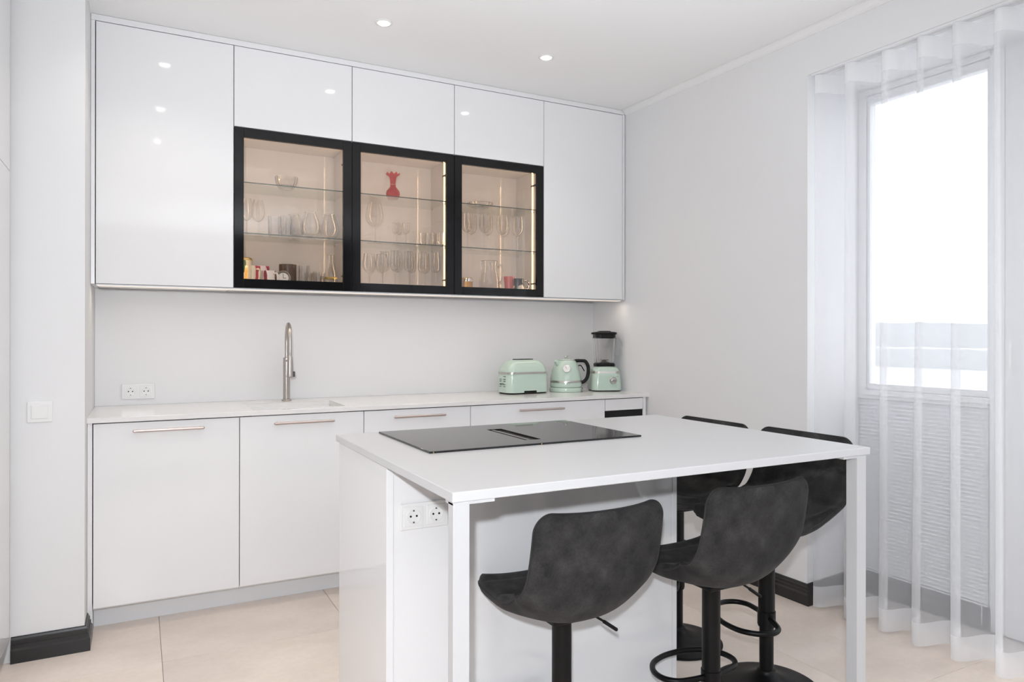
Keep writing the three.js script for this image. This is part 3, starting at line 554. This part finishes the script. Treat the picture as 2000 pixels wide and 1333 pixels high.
// ------------------------------------------------------------------ window niche: window, ribbed blind, balcony door, rail, sheer curtain
const winX = (z) => 3.581 + 0.0224 * z;                       // room-side face of the window plane
{
  // built along z in a local frame (length, up, depth) then turned onto the window plane
  const put = (g) => { g.rotateY(-Math.PI / 2); g.applyMatrix4(new THREE.Matrix4().makeShear(0, 0, 0, 0, 0, 0)); const p = g.attributes.position; for (let k = 0; k < p.count; k++) p.setX(k, p.getX(k) + 0.0224 * p.getZ(k)); return g.translate(3.581, 0, 0); };
  // local: x = z of the world, y up, z = minus depth outwards (z>0 is into the room)
  const L = (z0, z1, y0, y1, d0, d1, r = 0.002) => put(B(z0, z1, y0, y1, -d1, -d0, r));
  const w = struct('window_1', null, null, 'white framed window behind the sheer curtain', 'window');
  struct('window_frame', join(L(1.695, 2.345, 2.545, 2.574, 0, 0.07), L(1.695, 1.735, 1.0, 2.545, 0, 0.07), L(2.335, 2.395, 0.0, 2.574, 0, 0.07), L(1.735, 2.335, 1.005, 1.030, -0.02, 0.07)), M.pvc, '', '', w);
  struct('sash', join(L(1.737, 1.752, 1.032, 2.543, 0.012, 0.06), L(2.318, 2.333, 1.032, 2.543, 0.012, 0.06), L(1.752, 2.318, 2.500, 2.543, 0.012, 0.06), L(1.752, 2.318, 1.032, 1.062, 0.012, 0.06)), M.pvc, '', '', w);
  struct('pane', L(1.750, 2.320, 1.058, 2.504, 0.030, 0.034, 0), M.pane, '', '', w);
  struct('catch', L(2.0, 2.012, 2.485, 2.50, 0.008, 0.014), M.pvc, '', '', w);
  struct('wall_parapet', L(1.69, 2.34, -0.006, 1.004, 0.03, 0.40, 0), M.wall, 'white parapet under the window behind the ribbed blind', 'wall');
  // pleated blind over the parapet
  const bl = thing('pleated_blind', 'finely ribbed pale grey blind panel below the window behind the curtain', 'blind');
  const y0 = 0.106, y1 = 0.985, n = 92, prof = [];
  for (let k = 0; k <= n; k++) { const y = y0 + (y1 - y0) * k / n; prof.push([k % 2 ? 0.017 : 0.0, y]); }
  prof.push([-0.002, y1], [-0.002, y0]);
  part('pleats', sweep([[winX(1.70) + 0.018, 1.70], [winX(2.325) + 0.018, 2.325]], prof, 1), M.blind, bl);
  part('top_bar', L(1.697, 2.328, 0.985, 1.004, -0.004, 0.026), M.pvc, bl);
  part('bottom_bar', L(1.700, 2.325, 0.094, 0.106, 0.002, 0.022), M.pvc, bl);
  const ch = thing('bead_chain', 'thin white bead chain hanging at the right side of the ribbed blind', 'chain');
  const beads = []; for (let k = 0; k < 150; k++) beads.push(new THREE.SphereGeometry(0.0028, 6, 5).translate(winX(2.31) - 0.016, 0.985 - k * 0.0064, 2.312));
  const bm = part('beads', join(...beads), M.pvc, ch); bm.userData.kind = 'stuff';
  part('end_weight', cyl(0.004, 0.004, 0.018, 12).translate(winX(2.31) - 0.016, 0.020, 2.312), M.chrome, ch);
  // balcony door and the next window along the niche
  const d = struct('door_1', null, null, 'white balcony door behind the curtain at the right picture edge', 'door');
  struct('door_frame', join(L(2.397, 3.20, 2.50, 2.574, 0, 0.07), L(2.397, 3.20, 0.0, 0.08, 0, 0.07), L(2.397, 2.50, 0.08, 2.50, 0, 0.07), L(3.10, 3.20, 0.08, 2.50, 0, 0.07)), M.pvc, '', '', d);
  struct('pane', L(2.498, 3.102, 0.078, 2.502, 0.03, 0.034, 0), M.pane, '', '', d);
  const hd = struct('door_handle', put(join(B(2.428, 2.452, 1.17, 1.30, -0.0005, 0.010, 0.004), tube([[2.440, 1.275, 0.008], [2.440, 1.275, 0.045], [2.440, 1.262, 0.052], [2.440, 1.165, 0.052]], 0.008, 24))), M.plastic, '', '', d); void hd;
  const w3 = struct('window_3', null, null, 'second white framed window further along the curtained niche', 'window');
  struct('window_frame', join(L(3.202, 4.69, 2.50, 2.574, 0, 0.07), L(3.202, 4.69, 0.0, 0.08, 0, 0.07), L(3.202, 3.27, 0.08, 2.50, 0, 0.07), L(4.62, 4.69, 0.08, 2.50, 0, 0.07), L(3.91, 3.98, 0.08, 2.50, 0, 0.07)), M.pvc, '', '', w3);
  struct('pane', L(3.268, 4.622, 0.078, 2.502, 0.03, 0.034, 0), M.pane, '', '', w3);
}
{
  const rail = thing('curtain_rail', 'slim white double curtain track at the top of the niche', 'rail');
  part('track', prism([[wallX(1.76) + 0.055, 1.76], [wallX(1.76) + 0.085, 1.76], [wallX(4.66) + 0.085, 4.66], [wallX(4.66) + 0.055, 4.66]], 2.563, 2.5748), M.pvc, rail);
  part('track_lip', prism([[wallX(1.76) + 0.004, 1.76], [wallX(1.76) + 0.018, 1.76], [wallX(4.66) + 0.018, 4.66], [wallX(4.66) + 0.004, 4.66]], 2.5665, 2.5748), M.pvc, rail);
  // crests of the folds (towards the room) along z
  const crest = [1.790, 1.968, 2.140, 2.300, 2.448, 2.598]; while (crest[crest.length - 1] < 4.7) crest.push(crest[crest.length - 1] + 0.155);
  const NS = 22, plan = [];
  for (let k = 0; k < crest.length - 1; k++) for (let i = 0; i < NS; i++) {
    const u = i / NS, z = crest[k] + (crest[k + 1] - crest[k]) * (u + 0.042 * Math.sin(4 * Math.PI * u) - 0.02 * Math.sin(2 * Math.PI * u));
    plan.push([z, -Math.cos(2 * Math.PI * u)]);
  }
  const sheet = (y0, y1, rows, off) => {
    const pos = [], idx = [], uv = [], n = plan.length;
    for (let j = 0; j <= rows; j++) {
      const y = y0 + (y1 - y0) * j / rows, h = 1 - y / 2.56;
      const A = 0.066 + 0.010 * h;
      plan.forEach(([z, c], i) => {
        const w = 0.006 * Math.sin(i * 0.11 + 4 * h) * h, zz = z + 0.014 * h * Math.sin(z * 7.3 + 1.0) * (z > 1.9 ? 1 : 0.3);
        pos.push(wallX(z) + 0.062 + A * c * (1 + 0.12 * Math.sin(i / NS * 2.1)) + w - off * 0, y, zz); uv.push(i / 40, y);
      });
    }
    for (let j = 0; j < rows; j++) for (let i = 0; i < n - 1; i++) { const a = j * n + i; idx.push(a, a + n, a + 1, a + 1, a + n, a + n + 1); }
    const g = new THREE.BufferGeometry(); g.setAttribute('position', new THREE.Float32BufferAttribute(pos, 3)); g.setAttribute('uv', new THREE.Float32BufferAttribute(uv, 2)); g.setIndex(idx); g.computeVertexNormals(); return g;
  };
  const t = thing('sheer_curtain', 'floor-length white sheer curtain in soft waves across the window niche', 'curtain');
  part('fabric', sheet(0.108, 2.470, 20, 0), M.sheer, t);
  part('header_tape', sheet(2.470, 2.558, 2, 0), M.sheerDense, t);
  part('hem', sheet(0.010, 0.108, 4, 0), M.sheerDense, t);
}

// ------------------------------------------------------------------ glassware and small things in the display cabinets
const G = {};
const proto = (key, build) => { if (!G[key]) G[key] = build; return G[key]; };
function make(name, label, category, group, pos, parts) { const t = thing(name, label, category, pos, 0, group); for (const [n, g, m, under] of parts) { const p = part(n, g, m, t); if (under) for (const [n2, g2, m2] of under) part(n2, g2, m2, p); } return t; }
// a blown wall: the outline outside, then back down inside
function blown(pts, t, n) {
  const inner = pts.map(([r, y], i) => { const a = pts[Math.max(i - 1, 0)], b = pts[Math.min(i + 1, pts.length - 1)], dx = b[0] - a[0], dy = b[1] - a[1], l = Math.hypot(dx, dy) || 1; return [Math.max(0, r - t * dy / l), y + t * dx / l]; });
  inner[inner.length - 1][1] = pts[pts.length - 1][1];
  const smooth = (q) => new THREE.SplineCurve(q.map(([r, y]) => new THREE.Vector2(r, y))).getPoints(q.length * 4).map((v) => [v.x, v.y]);
  const o = smooth(pts), k = smooth(inner).reverse();
  return lathe([[0, o[0][1]], ...o, ...k, [0, k[k.length - 1][1]]], n);
}
const facet = (g) => { const q = g.toNonIndexed(); q.computeVertexNormals(); return q; };
const wineParts = (h, r, rimR, bowlH) => { const y0 = h - bowlH; return [
  ['bowl', blown([[0.003, y0], [r * 0.45, y0 + bowlH * 0.05], [r * 0.82, y0 + bowlH * 0.18], [r, y0 + bowlH * 0.38], [r * 0.97, y0 + bowlH * 0.58], [(r + rimR) / 2 * 0.98, y0 + bowlH * 0.8], [rimR, h]], 0.0013, 40), M.glass],
  ['stem', lathe([[0, 0.0046], [0.0035, 0.0046], [0.003, 0.02], [0.003, y0 - 0.012], [0.0042, y0 - 0.0004], [0, y0 - 0.0004]], 16), M.glass],
  ['foot', lathe([[0, 0], [r * 0.85, 0], [r * 0.85, 0.0014], [r * 0.4, 0.0030], [0, 0.0042]], 36), M.glass]]; };
const fluteParts = (h, r) => { const b = h * 0.50, y0 = h - b; return [
  ['bowl', blown([[0.003, y0], [r * 0.8, y0 + 0.010], [r, y0 + b * 0.22], [r * 0.97, y0 + b * 0.5], [r * 0.86, h]], 0.0012, 36), M.glass],
  ['stem', lathe([[0, 0.0044], [0.003, 0.0044], [0.0027, y0 - 0.01], [0.0038, y0 - 0.0004], [0, y0 - 0.0004]], 14), M.glass],
  ['foot', lathe([[0, 0], [r * 1.05, 0], [r * 1.05, 0.0014], [r * 0.4, 0.0028], [0, 0.0040]], 32), M.glass]]; };
const tumblerParts = (h, r, facets = 14) => [['glass', facet(lathe([[0, 0.0004], [r * 0.86, 0.0004], [r * 0.90, h * 0.3], [r, h], [r - 0.0022, h], [r * 0.90 - 0.0028, h * 0.3], [r * 0.84, 0.012], [0, 0.0105]], facets)), M.glass]];
const balloonParts = (h, r) => [['bowl', blown([[0.006, 0.0126], [r * 0.75, 0.024], [r * 0.98, h * 0.34], [r, h * 0.45], [r * 0.90, h * 0.65], [r * 0.66, h * 0.9], [r * 0.56, h]], 0.0014, 44), M.glass], ['foot', lathe([[0, 0], [0.032, 0], [0.032, 0.0016], [0.012, 0.006], [0.008, 0.0122], [0, 0.0122]], 32), M.glass]];
const bowlParts = (r, h) => [['bowl', facet(lathe([[0, 0.0004], [r * 0.55, 0.0004], [r * 0.78, h * 0.25], [r * 0.94, h * 0.6], [r, h], [r * 0.95, h], [r * 0.87, h * 0.6], [r * 0.70, h * 0.30], [r * 0.5, 0.012], [0, 0.010]], 18)), M.glass]];
const printTex = (bg, blobs, sd) => texture(128, (u, v) => { let c = bg; for (const [bu, bv, br, col] of blobs) { let du = Math.abs(u - bu); du = Math.min(du, 1 - du) * 2.2; if (Math.hypot(du, v - bv) < br * (0.7 + 0.6 * nA(u * 24, v * 24, 24))) c = col; } return c; }, true);
const mugParts = (h, r, mat, hdir) => [['cup', lathe([[0, 0.001], [r * 0.9, 0.001], [r, 0.006], [r, h], [r * 0.93, h], [r * 0.92, 0.008], [0, 0.007]], 40), mat], ['handle', tube([[r * 0.95 * Math.cos(hdir), h * 0.82, r * 0.95 * Math.sin(hdir)], [(r + 0.022) * Math.cos(hdir), h * 0.80, (r + 0.022) * Math.sin(hdir)], [(r + 0.028) * Math.cos(hdir), h * 0.5, (r + 0.028) * Math.sin(hdir)], [(r + 0.02) * Math.cos(hdir), h * 0.24, (r + 0.02) * Math.sin(hdir)], [r * 0.95 * Math.cos(hdir), h * 0.2, r * 0.95 * Math.sin(hdir)]], 0.005, 28), mat]];
const E = 0.0006, ORD = ['first', 'second', 'third', 'fourth', 'fifth', 'sixth', 'seventh', 'eighth'];
{ // left cabinet
  make('crystal_bowl', 'cut crystal bowl alone on the top glass shelf, left cabinet', 'bowl', undefined, [1.005, SH1 + E, 0.17], bowlParts(0.062, 0.066));
  for (const [x, z, l] of [[0.800, 0.18, 'left one'], [0.862, 0.16, 'right one']]) make('goblet', `tall bulbous glass goblet on the middle shelf of left cabinet, ${l}`, 'glass', 'goblets in the left cabinet', [x, SH2 + E, z], wineParts(0.192, 0.033, 0.023, 0.115));
  for (const [x, z, l] of [[0.945, 0.15, 'left one'], [1.000, 0.20, 'right one']]) make('crystal_tumbler', `cut crystal tumbler on the middle shelf of left cabinet, ${l}`, 'glass', 'crystal tumblers in the left cabinet', [x, SH2 + E, z], [...tumblerParts(0.112, 0.034, 10)]);
  for (const [x, z, l] of [[1.130, 0.18, 'beside the tumblers'], [1.241, 0.15, 'near the right side panel'], [1.068, 0.06, 'half hidden behind another']]) make('balloon_glass', `short-footed balloon glass on the middle shelf of left cabinet, ${l}`, 'glass', 'balloon glasses in the left cabinet', [x, SH2 + E, z], balloonParts(0.148, 0.053));
  const flor = std(C(1, 1, 1), 0.3, { map: printTex([238, 228, 200], [[0.1, 0.5, 0.16, [196, 60, 90]], [0.35, 0.3, 0.13, [90, 120, 60]], [0.55, 0.6, 0.17, [205, 90, 110]], [0.8, 0.35, 0.14, [214, 170, 60]], [0.95, 0.75, 0.1, [80, 110, 60]], [0.3, 0.8, 0.1, [60, 80, 50]]]) });
  const pink = std(C(1, 1, 1), 0.3, { map: printTex([240, 226, 226], [[0.15, 0.6, 0.18, [200, 50, 80]], [0.5, 0.4, 0.14, [220, 120, 140]], [0.8, 0.6, 0.15, [190, 60, 90]], [0.4, 0.8, 0.1, [90, 130, 90]]]) });
  const blk = std(C(1, 1, 1), 0.3, { map: printTex([236, 230, 224], [[0.2, 0.5, 0.13, [40, 36, 34]], [0.45, 0.35, 0.1, [50, 44, 40]], [0.7, 0.6, 0.14, [36, 32, 30]], [0.9, 0.4, 0.1, [150, 60, 70]]]) });
  make('storage_jar', 'tall cream storage jar with flower print on the left cabinet floor', 'jar', undefined, [0.800, FL + E, 0.12], [['body', lathe([[0, 0.001], [0.036, 0.001], [0.038, 0.01], [0.038, 0.140], [0.034, 0.145]], 36), flor], ['lid', lathe([[0.039, 0.141], [0.039, 0.152], [0.03, 0.157], [0, 0.158]], 36), M.gold]]);
  make('mug', 'flower-print mug in front of the storage jar, left cabinet', 'mug', 'mugs in the left cabinet', [0.828, FL + E, 0.215], mugParts(0.105, 0.038, flor, 1.2));
  make('mug', 'pink rose print mug in the middle of the left cabinet floor', 'mug', 'mugs in the left cabinet', [0.885, FL + E, 0.115], mugParts(0.115, 0.040, pink, -1.2));
  make('mug', 'white mug with black pattern in the left cabinet beside the clock', 'mug', 'mugs in the left cabinet', [0.905, FL + E, 0.225], mugParts(0.082, 0.035, blk, 0.9));
  const clk = thing('alarm_clock', 'small round alarm clock with white face on the left cabinet floor', 'clock', [0.985, FL + E, 0.21], -0.35);
  part('case', join(new THREE.TorusGeometry(0.034, 0.006, 12, 40).translate(0, 0.048, 0.012), new THREE.CylinderGeometry(0.034, 0.034, 0.03, 40).rotateX(Math.PI / 2).translate(0, 0.048, -0.004)), std(C(0.22, 0.20, 0.17), 0.35, { metalness: 0.6 }), clk);
  const face = part('face', new THREE.CylinderGeometry(0.031, 0.031, 0.002, 40).rotateX(Math.PI / 2).translate(0, 0.048, 0.012), std(C(0.84, 0.83, 0.80), 0.4), clk);
  part('hand', join(B(-0.001, 0.001, 0.046, 0.072, 0.0132, 0.0142, 0), B(-0.001, 0.016, 0.047, 0.0492, 0.0132, 0.0142, 0)), M.black, face);
  each('foot', [B(-0.024, -0.016, 0, 0.022, -0.006, 0.004, 0.001), B(0.016, 0.024, 0, 0.022, -0.006, 0.004, 0.001)], std(C(0.22, 0.20, 0.17), 0.35, { metalness: 0.6 }), clk);
  make('mug', 'dark brown mug behind the alarm clock, left cabinet', 'mug', 'mugs in the left cabinet', [1.022, FL + E, 0.12], mugParts(0.130, 0.046, std(C(0.09, 0.055, 0.035), 0.35), -1.3));
  for (const [x, z, l] of [[1.094, 0.18, 'leftmost'], [1.138, 0.10, 'second from left'], [1.165, 0.20, 'third from left'], [1.200, 0.11, 'next to the carafe']]) make('ribbed_tumbler', `clear ribbed tumbler on the left cabinet floor, ${l}`, 'glass', 'ribbed tumblers in the left cabinet', [x, FL + E, z], tumblerParts(x < 1.1 ? 0.122 : 0.092, x < 1.1 ? 0.030 : 0.024, 12));
  make('carafe', 'small glass carafe with yellow band on the left cabinet floor', 'carafe', undefined, [1.245, FL + E, 0.17], [['body', blown([[0.028, 0.001], [0.034, 0.01], [0.034, 0.085], [0.022, 0.13], [0.016, 0.16], [0.019, 0.19]], 0.0016, 36), M.glass], ['label_band', lathe([[0.0346, 0.056], [0.0346, 0.066]], 36), std(C(0.72, 0.58, 0.18), 0.5, { side: THREE.DoubleSide })]]);
}
{ // middle cabinet
  const vase = thing('vase', 'ruffled red glass vase on the top shelf of the middle cabinet', 'vase', [1.603, SH1 + E, 0.17]);
  const g = lathe([[0, 0.001], [0.028, 0.001], [0.036, 0.012], [0.0405, 0.032], [0.037, 0.050], [0.026, 0.064], [0.0165, 0.076], [0.015, 0.092], [0.017, 0.112], [0.021, 0.130], [0.028, 0.142], [0.040, 0.150]], 72);
  { const p = g.attributes.position; for (let k = 0; k < p.count; k++) { const x = p.getX(k), y = p.getY(k), z = p.getZ(k), r = Math.hypot(x, z), f = THREE.MathUtils.smoothstep(y, 0.12, 0.15); const w = Math.cos(Math.atan2(z, x) * 9); p.setXYZ(k, x * (1 + 0.05 * f * w), y + 0.006 * f * w, z * (1 + 0.05 * f * w)); } g.computeVertexNormals(); }
  part('body', g, M.redGlass, vase); part('neck_ring', new THREE.TorusGeometry(0.0158, 0.0022, 10, 36).rotateX(Math.PI / 2).translate(0, 0.086, 0), std(C(0.45, 0.20, 0.06), 0.3), vase);
  make('wine_glass', 'large single wine glass on the middle shelf of the middle cabinet', 'glass', undefined, [1.494, SH2 + E, 0.17], wineParts(0.232, 0.050, 0.036, 0.135));
  for (const [x, z, l] of [[1.620, 0.17, 'left one'], [1.652, 0.13, 'middle one'], [1.680, 0.18, 'right one']]) make('cordial_glass', `small stemmed cordial glass on the middle shelf of middle cabinet, ${l}`, 'glass', 'cordial glasses in the middle cabinet', [x, SH2 + E, z], wineParts(0.128, 0.020, 0.022, 0.062));
  for (const [x, z, l] of [[1.790, 0.16, 'leftmost'], [1.828, 0.20, 'second from left'], [1.858, 0.155, 'third from left'], [1.876, 0.23, 'next to the light strip']]) make('shot_tumbler', `short cut glass tumbler on the middle shelf of middle cabinet, ${l}`, 'glass', 'short tumblers in the middle cabinet', [x, SH2 + E, z], tumblerParts(0.082, 0.0205, 10));
  for (const [x, z, l] of [[1.452, 0.20, 'left one'], [1.525, 0.205, 'right one']]) make('wine_glass', `wine glass at the front left of the middle cabinet floor, ${l}`, 'glass', 'wine glasses at the front of the middle cabinet', [x, FL + E, z], wineParts(0.205, 0.036, 0.028, 0.105));
  const f0 = make('champagne_flute', 'tall champagne flute in the row on the middle cabinet floor, first from left', 'glass', 'champagne flutes in the middle cabinet', [1.575, FL + E, 0.10], fluteParts(0.235, 0.027));
  for (let k = 1; k < 8; k++) dup(f0, [1.570 + k * 0.0425, FL + E, k % 2 ? 0.175 : 0.105], 0, `tall champagne flute in the row on the middle cabinet floor, ${ORD[k]} from left`);
}
{ // right cabinet
  make('crystal_dish', 'shallow cut crystal dish on the top shelf of the right cabinet', 'bowl', undefined, [2.170, SH1 + E, 0.15], bowlParts(0.080, 0.032));
  const w0 = make('wine_glass', 'clear wine glass on the middle shelf of right cabinet, first from left', 'glass', 'wine glasses in the right cabinet', [2.068, SH2 + E, 0.18], wineParts(0.222, 0.034, 0.031, 0.120));
  [[2.128, 0.11], [2.178, 0.20], [2.235, 0.12], [2.298, 0.20], [2.352, 0.12], [2.412, 0.19]].forEach(([x, z], k) => dup(w0, [x, SH2 + E, z], 0, `clear wine glass on the middle shelf of right cabinet, ${ORD[k + 1]} from left`));
  make('candle_jar', 'small amber jar with silver lid at the left of the right cabinet floor', 'jar', undefined, [2.068, FL + E, 0.20], [['body', lathe([[0, 0.001], [0.024, 0.001], [0.026, 0.008], [0.026, 0.07]], 32), phy(C(0.80, 0.52, 0.20), 0.1, { transmission: 0.5, thickness: 0 })], ['lid', lathe([[0.027, 0.07], [0.027, 0.088], [0.02, 0.092], [0, 0.092]], 32), M.chrome]]);
  make('tin_box', 'small patterned tin box behind the amber jar, right cabinet', 'box', undefined, [2.105, FL + E, 0.10], [['body', B(-0.026, 0.026, 0, 0.088, -0.02, 0.02, 0.003), std(C(0.34, 0.30, 0.27), 0.35, { metalness: 0.4 })], ['lid', B(-0.027, 0.027, 0.088, 0.104, -0.021, 0.021, 0.003), M.gold]]);
  make('glass_jug', 'tall clear glass jug on the right cabinet floor', 'jug', undefined, [2.222, FL + E, 0.17], [['body', blown([[0.050, 0.001], [0.060, 0.01], [0.064, 0.05], [0.060, 0.10], [0.050, 0.15], [0.048, 0.185], [0.052, 0.205]], 0.002, 44), M.glass], ['handle', tube([[0.05, 0.18, 0], [0.085, 0.185, 0], [0.098, 0.15, 0], [0.09, 0.09, 0], [0.062, 0.06, 0]], 0.006, 30), M.glass]]);
  make('ashtray', 'dark glass dish in front of the glass jug, right cabinet', 'dish', undefined, [2.245, FL + E, 0.235], [['dish', lathe([[0, 0.001], [0.034, 0.001], [0.042, 0.016], [0.038, 0.016], [0.03, 0.006], [0, 0.005]], 24), phy(C(0.12, 0.10, 0.10), 0.1, { transmission: 0.4, thickness: 0 })]]);
  make('cup', 'tall pink glass cup beside the glass jug, right cabinet', 'cup', undefined, [2.362, FL + E, 0.17], [['wall', lathe([[0, 0.002], [0.026, 0.002], [0.027, 0.01], [0.029, 0.06], [0.034, 0.115]], 36), M.pinkGlass], ['foot', lathe([[0, 0], [0.028, 0], [0.028, 0.004], [0, 0.004]], 28), M.pinkGlass]]);
  const plates = [0, 1, 2].map((k) => make('saucer', `black saucer under the patterned cup, ${['lowest', 'middle', 'topmost'][k]} of the stack`, 'saucer', 'stacked black saucers', [2.422, FL + E + k * 0.0075, 0.175], [['plate', lathe([[0, 0], [0.04, 0], [0.072, 0.004], [0.072, 0.006], [0.04, 0.003], [0, 0.003]], 40), M.black]])); void plates;
  const ani = std(C(1, 1, 1), 0.25, { map: texture(128, (u, v) => (fbm(nB, u, v, 9, 2) > 0.52 ? [34, 28, 25] : [238, 228, 214]), true) });
  make('cup', 'black and white patterned cup on the stack of black saucers', 'cup', undefined, [2.420, FL + E + 0.0225, 0.175], [...mugParts(0.080, 0.041, ani, 0.5)]);
}

// ------------------------------------------------------------------ winter landscape outside
{
  const snow = std(C(0.46, 0.47, 0.485), 0.95), wood = std(C(0.42, 0.425, 0.435), 1), roofM = std(C(0.62, 0.63, 0.66), 0.9), wallM = std(C(0.48, 0.46, 0.44), 0.9), paneM = std(C(0.18, 0.20, 0.23), 0.3);
  const gnd = solo('snow_field', B(4.6, 1400, -12.3, -12, -1500, 900, 0), snow, 'flat snow-covered ground far below outside the window', 'ground'); gnd.userData.kind = 'stuff';
  const ridge = (x, z0, z1, base, amp, sd, label) => {
    const n = 140, s = new THREE.Shape(); s.moveTo(z0, -11.99);
    for (let k = 0; k <= n; k++) { const z = z0 + (z1 - z0) * k / n; s.lineTo(z, base + amp * (fbm(nA, k / n + sd, sd, 6, 4) - 0.5) + amp * 0.18 * rnd()); }
    s.lineTo(z1, -11.99);
    const m = solo('forest_ridge', new THREE.ExtrudeGeometry(s, { depth: 40, bevelEnabled: false }).rotateY(-Math.PI / 2).translate(x + 40, 0, 0), wood, label, 'forest'); m.userData.kind = 'stuff';
  };
  ridge(620, -1100, 300, 11.5, 9, 0.2, 'distant wooded ridge on the skyline outside the window');
  ridge(300, -600, 150, -4.6, 3.5, 0.55, 'nearer belt of bare trees on the snow field outside');
  const house = (x, z, w, d, h, rh, label) => {
    const t = thing('house', label, 'house', [x, -12, z]);
    part('wall', B(-d / 2, d / 2, 0, h, -w / 2, w / 2, 0), wallM, t);
    part('roof', new THREE.ExtrudeGeometry(new THREE.Shape([[-w / 2 - 0.5, h], [w / 2 + 0.5, h], [0, h + rh]].map((p) => new THREE.Vector2(...p))), { depth: d + 1, bevelEnabled: false }).rotateY(-Math.PI / 2).translate(d / 2 + 0.5, 0, 0), roofM, t);
    for (let k = 0; k < 3; k++) part('window', B(-d / 2 - 0.05, -d / 2 + 0.05, h * 0.35, h * 0.35 + 1.3, -w / 2 + w * (0.2 + 0.27 * k), -w / 2 + w * (0.2 + 0.27 * k) + 1.1, 0), paneM, t);
  };
  house(118, -42, 14, 10, 4.5, 3.2, 'snow-roofed house outside seen through the left of the window');
  house(92, -8, 9, 9, 5.0, 2.4, 'low grey house outside seen through the right of the window');
  house(190, -46, 24, 12, 5, 3.0, 'long far building on the snow field outside the window');
}

scene.traverse((o) => { if (o.isMesh) { o.castShadow = true; o.receiveShadow = true; } });
renderer.render(scene, camera);
